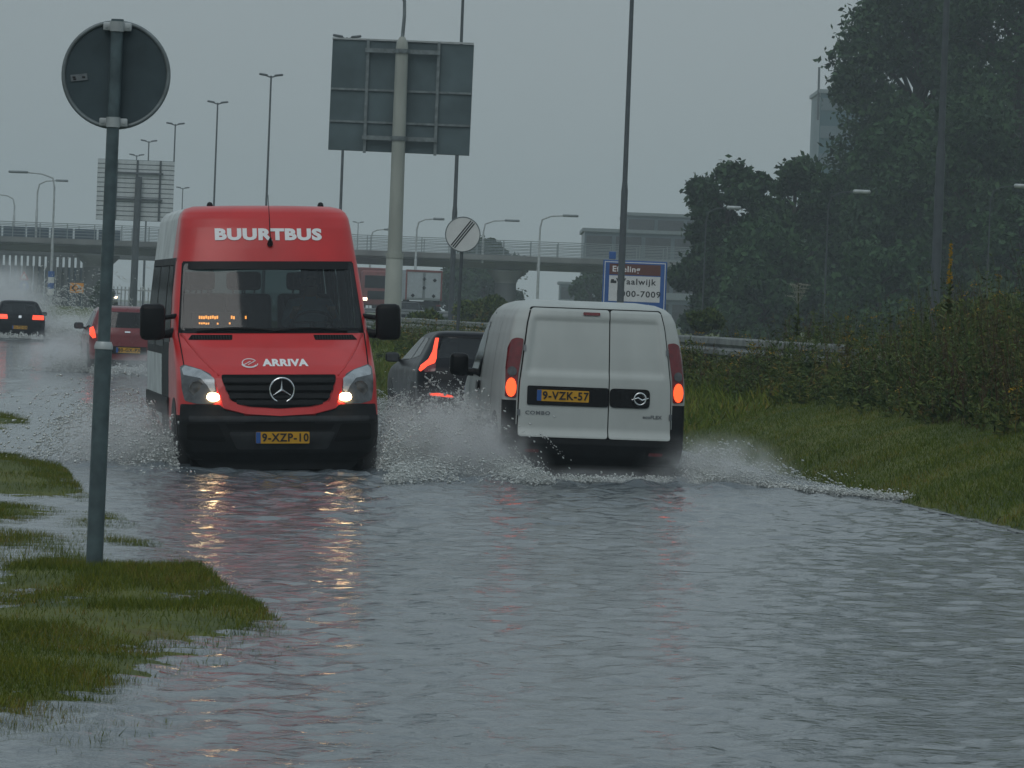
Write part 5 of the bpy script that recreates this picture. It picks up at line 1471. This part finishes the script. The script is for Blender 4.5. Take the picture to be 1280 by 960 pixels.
for a in ((63, 374, 22, 215, 312, 'tall lamp post with a striped blue and white foot in front of the overpass', True), (45, 292, 78, 226, 352, 'lamp on the overpass with its arm pointing right, near the left edge', False), (17, 290, -8, 243, 356, 'short armed lamp on the overpass at the left edge', False),
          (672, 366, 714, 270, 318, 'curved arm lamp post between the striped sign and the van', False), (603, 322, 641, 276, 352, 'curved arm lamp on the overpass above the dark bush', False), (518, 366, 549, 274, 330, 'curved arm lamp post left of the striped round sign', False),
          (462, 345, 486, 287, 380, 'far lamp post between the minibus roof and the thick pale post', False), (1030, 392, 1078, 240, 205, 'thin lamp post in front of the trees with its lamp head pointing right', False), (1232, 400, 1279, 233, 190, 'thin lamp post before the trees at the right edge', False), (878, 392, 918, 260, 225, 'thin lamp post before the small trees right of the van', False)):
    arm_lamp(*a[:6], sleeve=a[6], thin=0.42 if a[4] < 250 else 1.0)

# warning signs left
def small_signs():
    d = 300.0; s = d / F
    b = P(29.5, 376, d); root = empty('arrow_sign', b, 0, 'round blue sign with a white arrow below a red triangle, behind the black hatchback', 'traffic sign')
    p = MB(); p.tube((0, 0.05, -0.3), (0.03, 0.05, 2.0), 0.05); p.build('post', M['galv'], root)
    c = P(30, 357.5, d) - b; r = 6.2 * s
    p = MB(); p.lathe(c, (0, 1, 0), [(0, r), (0.02, r)], 28); p.build('disc', M['signblue'], root)
    p = MB(); p.prism([(c.x - 0.05, c.z - 0.20), (c.x + 0.05, c.z - 0.20), (c.x + 0.05, c.z + 0.02), (c.x + 0.15, c.z + 0.02), (c.x, c.z + 0.22), (c.x - 0.15, c.z + 0.02), (c.x - 0.05, c.z + 0.02)], -0.02, -0.008); p.build('arrow', M['signwhite'], root)
    c = P(30, 346, d) - b; t3 = lambda r_: [(c.x + r_ * math.cos(R(a)), c.z + r_ * math.sin(R(a))) for a in (90, 210, 330)]
    p = MB(); p.prism(t3(0.36), -0.005, 0.02); p.build('triangle', M['signred'], root)
    p = MB(); p.prism(t3(0.22), -0.012, -0.006); p.build('triangle_field', M['signwhite'], root)
    d = 280.0; s = d / F
    b = P(102, 380, d); root = empty('diversion_sign', b, 0, 'small orange diversion sign with a black arrow under the overpass', 'traffic sign')
    c = P(96, 360, d) - b
    p = MB(); p.tube((0, 0.05, -0.3), (0.02, 0.05, c.z), 0.05); p.build('post', M['galv'], root)
    p = MB(); p.bbox(c, (17 * s, 0.04, 12.5 * s), 0.015); p.build('board', M['signorange'], root)
    p = MB(); p.prism([(c.x - 0.33, c.z), (c.x - 0.10, c.z + 0.22), (c.x - 0.02, c.z + 0.22), (c.x - 0.20, c.z), (c.x - 0.02, c.z - 0.22), (c.x - 0.10, c.z - 0.22)], -0.03, -0.022); p.build('arrow', M['ink'], root)
    lettering('letter', flat(c.y - 0.026), 'A', 0.36, c.x + 0.13, c.z, M['ink'], root, 0, FR, False, 0.01)
small_signs()

# ---------------------------------------------------------------- guardrails
def guardrail(name, label, fx, y0, y1, base_z, step, top=0.72):
    root = empty(name, (float(fx(y0)), y0, base_z), 0, label, 'guardrail')
    o = np.array([float(fx(y0)), y0, base_z])
    prof = [(-0.03, 0.31), (-0.045, 0.285), (-0.045, 0.27), (-0.045, 0.20), (-0.0, 0.155), (-0.045, 0.11), (-0.045, 0.04), (0, 0.0), (0.01, 0.0), (0.01, 0.29), (0.06, 0.29), (0.06, 0.31)]
    ys = np.arange(y0, y1 + 0.1, step)
    for i in range(len(ys) - 1):
        m_ = MB(); V = []
        for y in (ys[i], ys[i + 1] + 0.02):
            z_ = top - 0.31 + 0.008 * math.sin(y * 0.7)
            for a, b in prof: V.append((float(fx(y)) + a + (0.003 if y > ys[i] else 0) - o[0], y - o[1], z_ + b))
        n = len(prof)
        m_.add(V, [(k, (k + 1) % n, n + (k + 1) % n, n + k) for k in range(n)])
        m_.build('rail', M['railsteel'], root)
        p = MB(); p.box((float(fx(ys[i])) + 0.09 - o[0], ys[i] - o[1], top / 2 - 0.05), (0.10, 0.06, top - 0.0)); p.build('post', M['galv'], root)
    return root
guardrail('guardrail', 'steel guardrail on the bank behind the weeds and the van', rail_x, 64, 176, 0.72, 4.0, 0.66)
guardrail('guardrail', 'far steel guardrail beyond the motorway, above the near guardrail', lambda y: rail_x(y) + 12.9, 190, 350, 0.85, 10.0, 0.70)

# ================================================================ OVERPASS AND BUILDINGS
def overpass():
    d = 352.0; s = d / F
    root = empty('overpass', (0, d, 0), 0, 'long concrete road overpass with an open railing across the background', 'overpass')
    zb, zt = 4.80, 5.70
    x0, x1 = -75, 78
    for k in range(6):
        xa = x0 + (x1 - x0) * k / 6; xb = x0 + (x1 - x0) * (k + 1) / 6
        b = MB(); b.prism([(0.0, zt), (0.0, zt - 0.45), (0.5, zt - 0.52), (0.9, zb), (8.0, zb), (8.6, zt - 0.5), (9.2, zt)], xa + 0.02, xb - 0.02, axis='x'); b.build('deck_span', M['concrete'], root)
    e_ = MB(); e_.box(((x0 + x1) / 2, -0.12, zt - 0.12), (x1 - x0, 0.22, 0.40)); e_.build('edge_beam', M['concrete'], root)
    e_ = MB(); e_.box(((x0 + x1) / 2, 9.3, zt - 0.12), (x1 - x0, 0.22, 0.40)); e_.build('edge_beam', M['concrete'], root)
    for yy_ in (-0.1, 9.3):
        for zz in (0.25, 0.47, 0.69, 0.91, 1.16):
            r_ = MB(); r_.box(((x0 + x1) / 2, yy_, zt + zz), (x1 - x0, 0.05, 0.055)); r_.build('rail', M['railing'], root)
    pm = MB(); pm.box((0, 0, 0.58), (0.07, 0.08, 1.16)); first = pm.build('railing_post', M['railing'], root)
    k = 0
    for yy_ in (-0.1, 9.3):
        for xx in np.arange(x0, x1, 2.0):
            o = first if k == 0 else first.copy()
            if k: COL.objects.link(o); o.parent = root
            o.location = (float(xx), yy_, zt); k += 1
    for px in (115, 632, 905, -330):
        X = P(px, 350, d).x
        for yy_ in (1.8, 7.2):
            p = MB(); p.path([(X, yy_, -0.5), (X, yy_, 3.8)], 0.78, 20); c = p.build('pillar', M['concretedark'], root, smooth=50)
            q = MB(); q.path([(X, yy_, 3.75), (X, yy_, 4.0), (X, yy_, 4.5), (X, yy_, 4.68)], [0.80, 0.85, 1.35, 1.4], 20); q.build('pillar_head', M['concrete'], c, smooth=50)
    # bus-lane barrier panel on the left span
    for k in range(9):
        X0 = P(0, 290, d).x - 6 + k * 1.75
        q = MB(); q.box((X0, 0.35, zt + 0.45), (1.6, 0.06, 0.75)); q.build('parapet_panel', M['bluesteel'], root)
overpass()

def far_bridge():
    d = 384.0
    root = empty('second_bridge', (0, d, 0), 0, 'darker second bridge on a row of columns under and behind the overpass', 'bridge')
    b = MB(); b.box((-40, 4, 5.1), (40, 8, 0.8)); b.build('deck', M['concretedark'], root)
    X0, X1 = P(-60, 350, d).x, P(112, 350, d).x
    n = 24
    for k in range(n):
        X = X0 + (X1 - X0) * k / (n - 1)
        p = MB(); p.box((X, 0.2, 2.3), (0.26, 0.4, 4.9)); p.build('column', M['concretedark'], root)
    for k in range(12):
        w = (X1 - X0) / 12
        p = MB(); p.box((X0 + w * (k + 0.5), 0.5, 1.85), (w - 0.06, 0.15, 4.0)); p.build('wall_panel', M['bluesteel'] if k % 3 else M['concretedark'], root)
far_bridge()

def bar_fence():
    d = 372.0
    X0, X1 = P(128, 350, d).x, P(470, 350, d).x
    root = empty('bar_fence', (X0, d, 0.2), 0, 'pale upright bar fence under the overpass behind the red car', 'fence')
    bar = MB(); bar.box((0, 0, 1.1), (0.10, 0.06, 2.3)); first = bar.build('bar', M['galvlight'], root)
    n = int((X1 - X0) / 0.30)
    for k in range(n):
        o = first if k == 0 else first.copy()
        if k: COL.objects.link(o); o.parent = root
        o.location = (0.3 * k, 0, 0)
    for zz in (0.3, 2.0):
        r_ = MB(); r_.box(((X1 - X0) / 2, 0.05, zz), (X1 - X0, 0.05, 0.08)); r_.build('cross_rail', M['galvlight'], root)
bar_fence()

def office(name, label, px0, px1, ptop, d, depth, floors, z0=0.3):
    a, b = P(px0, ptop, d), P(px1, ptop + (px1 - px0) * 0.0384, d)
    W = b.x - a.x; H = a.z - z0
    root = empty(name, ((a.x + b.x) / 2, d, z0), 0, label, 'building')
    w = MB(); w.box((0, depth / 2, H / 2), (W, depth, H)); w.build('wall', M['officeglass'], root)
    c = MB(); c.box((0, depth / 2, H + 0.15), (W + 0.4, depth + 0.4, 0.3)); c.build('roof_edge', M['officelight'], root)
    fh = H / floors; n = max(3, int(W / 2.4)); pw = W / n
    pane = MB(); pane.box((0, 0, 0), (pw - 0.35, 0.10, fh - 1.0)); first = None
    for f in range(floors):
        bn = MB(); bn.box((0, -0.12, f * fh + 0.35), (W + 0.05, 0.2, 0.6)); bn.build('storey_band', M['officelight'], root)
        for k in range(n):
            if first is None:
                first = pane.build('window', M['lens'], root); o = first
            else:
                o = first.copy(); COL.objects.link(o); o.parent = root
            o.location = (-W / 2 + pw * (k + 0.5), -0.06, f * fh + 0.65 + (fh - 1.0) / 2)
    return root
office('office_building', 'low grey glazed building standing behind the overpass right of the van', 731, 915, 289, 420, 20, 3)
office('office_building', 'higher plain grey block behind the low glazed building', 784, 930, 269, 470, 25, 4)
office('office_building', 'pale distant building seen under the overpass left of the blue sign', 700, 790, 355, 560, 15, 2)
def tower():
    d = 520.0
    a, b = P(1026, 116, d), P(1090, 118, d)
    root = empty('tower_block', ((a.x + b.x) / 2, d, 0), 0, 'tall blue green tower block half hidden behind the big trees', 'building')
    W = b.x - a.x; H = a.z
    w = MB(); w.box((0, 8, H / 2), (W, 16, H)); w.build('wall', M['tower'], root)
    for k in range(9):
        q = MB(); q.box((0, -0.06, H - 1.2 - k * 3.0), (W * 0.96, 0.12, 1.3)); q.build('window_band', M['officeglass'], root)
    c = MB(); c.box((0, 8, H + 0.2), (W + 0.5, 16.5, 0.4)); c.build('roof_edge', M['officelight'], root)
    t0, t1 = P(1022.5, 150, d), P(1024, 84, d); o = Vector(((a.x + b.x) / 2, d, 0))
    q = MB(); q.path([t0 - o, t1 - o], [0.14, 0.12], 8); q.path([t0 - o + Vector((0, 0, 0.8)), Vector((-W / 2 + 0.1, 0.5, t0.z + 0.8))], 0.06, 6); q.path([t0 - o + Vector((0, 0, 2.6)), Vector((-W / 2 + 0.1, 0.5, t0.z + 2.6))], 0.06, 6); q.build('antenna_mast', M['mast'], root)
tower()

# ---------------------------------------------------------------- lorries on the motorway
def lorry(name, label, px0, px1, ptop, pbase, d, front_red, L=9.0, lamp=None):
    a, b = P(px0, ptop, d), P(px1, ptop, d); z0 = P(px0, pbase, d).z
    W = b.x - a.x; H = a.z - z0
    root = empty(name, ((a.x + b.x) / 2, d, z0), R(7), label, 'lorry')
    bx = MB(); bx.bbox((0, L / 2, 0.95 + (H - 0.95) / 2), (W, L, H - 0.95), 0.04); bx.build('cargo_box', M['trailerred'] if front_red else M['trailerwhite'], root)
    ch = MB(); ch.box((0, L / 2, 0.72), (W * 0.8, L, 0.3)); ch.build('chassis', M['trim'], root)
    for y in (0.9, 2.2, L - 1.0):
        for sg in (1, -1): wheel('wheel', sg * W * 0.48, y, 0.48, root, 0.3)
    if not front_red:
        for x in (-W * 0.24, W * 0.24):
            dd = MB(); dd.bbox((x, -0.03, 0.95 + (H - 0.95) / 2), (W * 0.46, 0.05, H - 1.2), 0.02); dd.build('rear_door', M['trailerwhite'], root)
        for x in (-W * 0.49, W * 0.49):
            fr_ = MB(); fr_.box((x, -0.04, 0.95 + (H - 0.95) / 2), (0.10, 0.08, H - 0.95)); fr_.build('frame_post', M['trailerred'], root)
        fr_ = MB(); fr_.box((0, -0.045, H - 0.06), (W, 0.08, 0.14)); fr_.build('frame_header', M['trailerred'], root)
        for x, z in ((W * 0.30, H * 0.78), (W * 0.28, H * 0.42), (0.02, H * 0.60), (0.02, H * 0.80), (-W * 0.30, H * 0.42)):
            k = MB(); k.bbox((x, -0.07, z), (0.20, 0.03, 0.20), 0.02, M=Matrix.Rotation(R(45), 3, 'Y')); k.build('placard', M['trim'], root)
        for x in (-0.06, 0.06):
            k = MB(); k.tube((x, -0.08, 1.1), (x, -0.08, H - 0.2), 0.02); k.build('lock_bar', M['galv'], root)
        bp_ = MB(); bp_.box((0, -0.05, 0.62), (W * 0.95, 0.1, 0.14)); bp_.build('underrun_bar', M['trim'], root)
        for x in (-W * 0.42, W * 0.42):
            k = MB(); k.bbox((x, -0.11, 0.62), (0.32, 0.04, 0.12), 0.01); k.build('tail_lamp', M['redlens'], root)
    else:
        cab = MB(); cab.bbox((0, -1.1, 1.75), (W * 0.96, 2.0, 2.5), 0.15); c = cab.build('cab', M['trailerred'], root, smooth=50)
        ws = MB(); ws.bbox((0, -2.10, 2.2), (W * 0.82, 0.05, 0.9), 0.02); ws.build('windscreen', M['trimwet'], c)
        gr = MB(); gr.bbox((0, -2.12, 1.25), (W * 0.6, 0.05, 0.6), 0.02); gr.build('grille', M['trim'], c)
        for x in (-W * 0.38, W * 0.38):
            k = MB(); k.bbox((x, -2.12, 0.95), (0.30, 0.05, 0.20), 0.02); k.build('headlamp', M['farlamp'], c)
        for sg in (1, -1): wheel('wheel', sg * W * 0.47, -1.2, 0.48, root, 0.3)
    return root
lorry('lorry', 'white lorry trailer with a red frame driving away under the overpass', 508, 553, 337, 392, 326, False)
lorry('lorry', 'red lorry with a lit headlamp half hidden behind the thick pale post', 450, 486, 334, 390, 345, True)

# low car whose red lamps show over the guardrail
far_spec = dict(blk_spec); far_spec.update(plate=None)
farcar, _ = build_car('hatchback', 'far car with glowing red tail lamps beside the white lorry trailer', KB, M['black'], 4.2, far_spec)
_t = P(505, 389, 300)
farcar.location = Vector((_t.x, 300, _t.z - 0.88)) ; farcar.rotation_euler = (0, 0, math.pi + R(7))

# ================================================================ TREES
M['treeA'] = leaf_mat('dark_tree_leaves', (0.018, 0.044, 0.018), (0.040, 0.080, 0.030), 0.35)
M['treeB'] = leaf_mat('mid_green_leaves', (0.024, 0.060, 0.022), (0.050, 0.104, 0.040), 0.35)
def tree(name, label, px, ptop, hw, d, pbase, m, n=9000, leaf=0.26, group=None, seed=1, low=0.12, airy=0.0):
    r = np.random.default_rng(seed); n = int(n * 1.75); leaf = leaf * 0.68
    b = P(px, pbase, d); tp = P(px, ptop, d); b.z = 0.35
    H = tp.z - b.z; s = d / F; rx = hw * s
    root = empty(name, b, 0, label, 'tree', group)
    trunk_r = 0.022 * H + 0.06
    tk = MB(); bend = r.normal(0, 0.03 * H, 2)
    tk.path([(0, 0, -0.3), (bend[0] * 0.3, bend[1] * 0.3, H * 0.25), (bend[0] * 0.7, bend[1] * 0.7, H * 0.55), (bend[0], bend[1], H * 0.88)], [trunk_r * 1.3, trunk_r, trunk_r * 0.62, trunk_r * 0.15], 9)
    trunk = tk.build('trunk', M['bark'], root, smooth=True)
    nc = max(26, int(3.2 * H))
    cl = []
    lb = MB()
    for k in range(nc):
        f = low + (1 - low) * (k + r.random()) / nc          # height fraction
        prof = (max(0.0, math.sin(math.pi * ((f - low) / (1 - low) * 0.84 + 0.11))) ** 0.5) * (0.78 + 0.42 * r.random())
        a = 2.4 * k + r.normal(0, 0.4); rad = rx * prof * math.sqrt(0.25 + 0.75 * r.random())
        c = np.array([rad * math.cos(a), rad * math.sin(a), H * f * 0.95])
        cl.append((c, rx * (0.25 + 0.18 * r.random())))
        z0 = max(0.12, f - 0.18) * H
        q0 = Vector((bend[0] * z0 / H, bend[1] * z0 / H, z0))
        lb.path([q0, q0.lerp(Vector(c), 0.5) + Vector((0, 0, 0.02 * H)), Vector(c)], [trunk_r * 0.35, trunk_r * 0.2, 0.02], 5)
    lb.build('limbs', M['bark'], trunk, smooth=True)
    per = n // nc; P_ = []
    for c, cr in cl:
        q = r.normal(0, 1, (per, 3)); q /= np.linalg.norm(q, axis=1, keepdims=True)
        rad = cr * (0.35 + 0.75 * r.random((per, 1)) ** 0.6) * np.where(r.random((per, 1)) < 0.12, 1.35, 1)
        q = q * rad * np.array([1, 1, 0.75])
        P_.append(c + q)
    p = np.concatenate(P_); p[:, 2] = np.maximum(p[:, 2], 0.06 * H); nn = len(p)
    if airy: 
        kp = r.random(nn) > airy; p = p[kp]; nn = len(p)
    d1 = r.normal(0, 1, (nn, 3)); d1 /= np.linalg.norm(d1, axis=1, keepdims=True)
    d2 = np.cross(d1, r.normal(0, 1, (nn, 3))); d2 /= np.linalg.norm(d2, axis=1, keepdims=True)
    sz = (leaf * (0.6 + 0.8 * r.random(nn)))[:, None]
    V = np.stack([p - d1 * sz, p + d2 * sz * 0.5, p + d1 * sz, p - d2 * sz * 0.5], 1).reshape(-1, 3)
    raw_mesh('crown', V, np.arange(nn * 4).reshape(nn, 4), m, root)
    return root
G = 'trees along the motorway at the right'
tree('broadleaf_tree', 'huge dark tree with a ragged left edge reaching above the frame', 1132, -60, 96, 262, 396, M['treeA'], 24000, 0.27, G, 1, low=0.22)
tree('broadleaf_tree', 'huge dark tree at the right edge reaching above the frame', 1262, -80, 105, 250, 398, M['treeA'], 22000, 0.27, G, 2, low=0.12)
tree('broadleaf_tree', 'rounded mid green tree in front of the huge dark tree', 1128, 138, 84, 240, 396, M['treeB'], 16000, 0.25, G, 3, low=0.06)
tree('broadleaf_tree', 'small rounded tree nearest to the overpass, right of the van', 908, 206, 62, 232, 394, M['treeA'], 12000, 0.24, G, 4, low=0.10)
tree('broadleaf_tree', 'airy tree with loose twigs between the small rounded tree and the tower', 992, 196, 52, 236, 394, M['treeA'], 9000, 0.24, G, 5, low=0.12, airy=0.15)
tree('broadleaf_tree', 'bushy low tree under the airy tree', 955, 280, 62, 225, 396, M['treeB'], 9000, 0.24, G, 6, low=0.04)
tree('broadleaf_tree', 'bushy tree below the tower block left of the tall dark mast', 1048, 215, 56, 245, 396, M['treeB'], 10000, 0.25, G, 7, low=0.05)
tree('broadleaf_tree', 'broad dark tree behind the mullein spike', 1212, 120, 84, 228, 398, M['treeA'], 15000, 0.25, G, 8, low=0.05)
tree('broadleaf_tree', 'low shrubby tree at the foot of the trees on the right edge', 1275, 250, 66, 215, 400, M['treeB'], 8000, 0.24, G, 9, low=0.03)
tree('broadleaf_tree', 'low shrub at the foot of the rounded mid green tree', 1100, 310, 60, 212, 398, M['treeB'], 7000, 0.24, G, 10, low=0.03)
G2 = 'trees seen behind the overpass'
tree('broadleaf_tree', 'hazy rounded tree behind the overpass right of the striped sign', 604, 297, 44, 410, 372, M['treeA'], 7000, 0.34, G2, 11, low=0.05)
tree('broadleaf_tree', 'low hazy tree under the overpass between the striped sign and the pillar', 570, 332, 30, 402, 374, M['treeA'], 4000, 0.34, G2, 12, low=0.03)
tree('broadleaf_tree', 'small hazy bush left of the blue direction sign', 735, 338, 22, 400, 378, M['treeA'], 3000, 0.34, G2, 13, low=0.03)
tree('broadleaf_tree', 'hazy dark bush beside the overpass pillar left of the red car roof', 128, 352, 12, 330, 376, M['treeA'], 1500, 0.25, G2, 14, low=0.03)

# bushes and grass clumps on the motorway verge
def bush(px, ptop, hw, d, label, seed, m=M['weed'], n=2600, leaf=0.12, pb=None):
    r = np.random.default_rng(seed); b = P(px, pb or (ptop + hw * 0.8), d); tp = P(px, ptop, d); rx = hw * d / F; H = max(0.4, tp.z - b.z)
    root = empty('verge_bush', b, 0, label, 'bush', 'bushes on the motorway verge')
    q = r.normal(0, 1, (n, 3)); q /= np.linalg.norm(q, axis=1, keepdims=True); q *= (0.5 + 0.5 * r.random((n, 1)))
    p = q * np.array([rx, rx * 0.8, H * 0.55]) + np.array([0, 0, H * 0.48]); p[:, 2] += 0.1 * H * np.sin(p[:, 0] * 5 / rx)
    d1 = r.normal(0, 1, (n, 3)) + np.array([0, 0, 0.8]); d1 /= np.linalg.norm(d1, axis=1, keepdims=True)
    d2 = np.cross(d1, r.normal(0, 1, (n, 3))); d2 /= np.linalg.norm(d2, axis=1, keepdims=True); sz = (leaf * (0.6 + 0.8 * r.random(n)))[:, None]
    V = np.stack([p - d1 * sz, p + d2 * sz * 0.4, p + d1 * sz, p - d2 * sz * 0.4], 1).reshape(-1, 3)
    raw_mesh('foliage', V, np.arange(n * 4).reshape(n, 4), m, root)
    st = MB()
    for k in range(5): st.path([(0, 0, -0.1), (r.normal(0, rx * 0.4), r.normal(0, rx * 0.3), H * 0.7)], [0.03, 0.01], 5)
    st.build('stems', M['bark'], root)
bush(606, 372, 42, 190, 'green verge bush right of the striped sign post, above the van roof', 21, pb=412, n=7000, leaf=0.09)
bush(648, 380, 30, 180, 'low verge bush just above the left end of the van roof', 22, pb=414, n=6000, leaf=0.09)
bush(532, 392, 22, 150, 'tuft of long grass on the guardrail under the white lorry', 23, n=1500, leaf=0.16, pb=408)
bush(1235, 372, 70, 100, 'green shrub behind the weeds at the right edge', 26, pb=425, n=7000, leaf=0.07)
bush(882, 388, 24, 130, 'small shrub just right of the van roof', 27, pb=412, n=4000, leaf=0.08)

# ================================================================ HAZE (rainy air)
hz = MB(); hz.box((0, 820, 22.0), (1400, 1760, 52.0))
hm = bpy.data.materials.new('rain_haze'); hm.use_nodes = True
t = hm.node_tree; t.nodes.clear()
o_ = N(t, 'ShaderNodeOutputMaterial'); pv = N(t, 'ShaderNodeVolumePrincipled')
pv.inputs['Color'].default_value = (0.86, 0.95, 1.0, 1); pv.inputs['Density'].default_value = 0.00058; pv.inputs['Anisotropy'].default_value = 0.0
t.links.new(pv.outputs[0], o_.inputs['Volume'])
haze = hz.build('haze', hm)
tag(haze, 'pale grey rain haze filling the air over the whole road', 'haze', kind='stuff')

# soft mist thrown up by the far black hatchback: a bank of fine spray hanging in the air
def mist(name, label, centre, size, dens, seed):
    bm = bmesh.new(); bmesh.ops.create_icosphere(bm, subdivisions=3, radius=1.0)
    rr = random.Random(seed)
    for v in bm.verts:
        v.co *= 1 + 0.10 * math.sin(v.co.x * 5 + seed) * math.cos(v.co.z * 4 + v.co.y * 3)
    me = bpy.data.meshes.new(name); bm.to_mesh(me); bm.free()
    o = bpy.data.objects.new(name, me); COL.objects.link(o); o.location = centre; o.scale = size
    m = bpy.data.materials.new('spray_mist'); m.use_nodes = True; t = m.node_tree; t.nodes.clear()
    out = N(t, 'ShaderNodeOutputMaterial'); pv = N(t, 'ShaderNodeVolumePrincipled'); pv.inputs['Color'].default_value = (0.97, 0.98, 0.98, 1)
    tc_ = N(t, 'ShaderNodeTexCoord'); ln = N(t, 'ShaderNodeVectorMath', operation='LENGTH'); t.links.new(tc_.outputs['Object'], ln.inputs[0])
    fa = N(t, 'ShaderNodeMapRange', interpolation_type='SMOOTHSTEP'); fa.inputs['From Min'].default_value = 1.0; fa.inputs['From Max'].default_value = 0.1; t.links.new(ln.outputs['Value'], fa.inputs['Value'])
    nz = N(t, 'ShaderNodeTexNoise'); nz.inputs['Scale'].default_value = 3.6; nz.inputs['Detail'].default_value = 3; t.links.new(tc_.outputs['Object'], nz.inputs['Vector'])
    nr = N(t, 'ShaderNodeMapRange'); nr.inputs['From Min'].default_value = 0.3; nr.inputs['From Max'].default_value = 0.7; nr.inputs['To Min'].default_value = 0.05; nr.inputs['To Max'].default_value = 1.7; t.links.new(nz.outputs['Fac'], nr.inputs['Value'])
    ml = N(t, 'ShaderNodeMath', operation='MULTIPLY'); t.links.new(fa.outputs[0], ml.inputs[0]); t.links.new(nr.outputs[0], ml.inputs[1])
    m2 = N(t, 'ShaderNodeMath', operation='MULTIPLY'); m2.inputs[1].default_value = dens; t.links.new(ml.outputs[0], m2.inputs[0])
    t.links.new(m2.outputs[0], pv.inputs['Density']); t.links.new(pv.outputs[0], out.inputs['Volume'])
    me.materials.append(m)
    tag(o, label, 'mist', 'mist of fine spray over the flood', 'stuff')
def mist_at(o, p, size, dens, seed, label):
    q = w_of(o, p); mist('spray_mist', label, (q.x, q.y, p[2]), size, dens, seed)
mist_at(blackcar, (0.2, -5.0, 0.9), (2.2, 5.0, 2.2), 1.0, 1, 'pale plume of mist beyond the black hatchback at the left edge')
mist_at(blackcar, (-2.2, 1.5, 0.35), (2.6, 4.0, 0.9), 0.8, 2, 'low mist between the black hatchback and the small red car')
mist_at(redcar, (1.3, 2.8, 0.25), (1.2, 2.2, 0.75), 1.4, 3, 'mist left of the small red car')
mist_at(redcar, (-0.6, 4.3, 0.15), (1.3, 1.2, 0.5), 1.2, 4, 'low mist behind the small red car')
mist_at(bus, (-1.45, 1.0, 0.15), (0.85, 1.2, 0.62), 2.0, 5, 'brown grey mist left of the minibus front wheel')
mist_at(bus, (1.65, 0.6, 0.18), (0.95, 1.3, 0.80), 2.6, 6, 'thick mist between the minibus and the white van')
mist_at(van, (1.05, 4.2, 0.12), (0.75, 1.1, 0.62), 2.3, 7, 'mist round the left rear wheel of the white van')
mist_at(van, (-1.25, 4.3, 0.10), (0.95, 1.0, 0.50), 2.0, 8, 'mist fanning right from the white van')
mist_at(van, (0.0, 4.9, 0.02), (1.3, 0.7, 0.18), 0.9, 9, 'low mist lying behind the white van bumper')
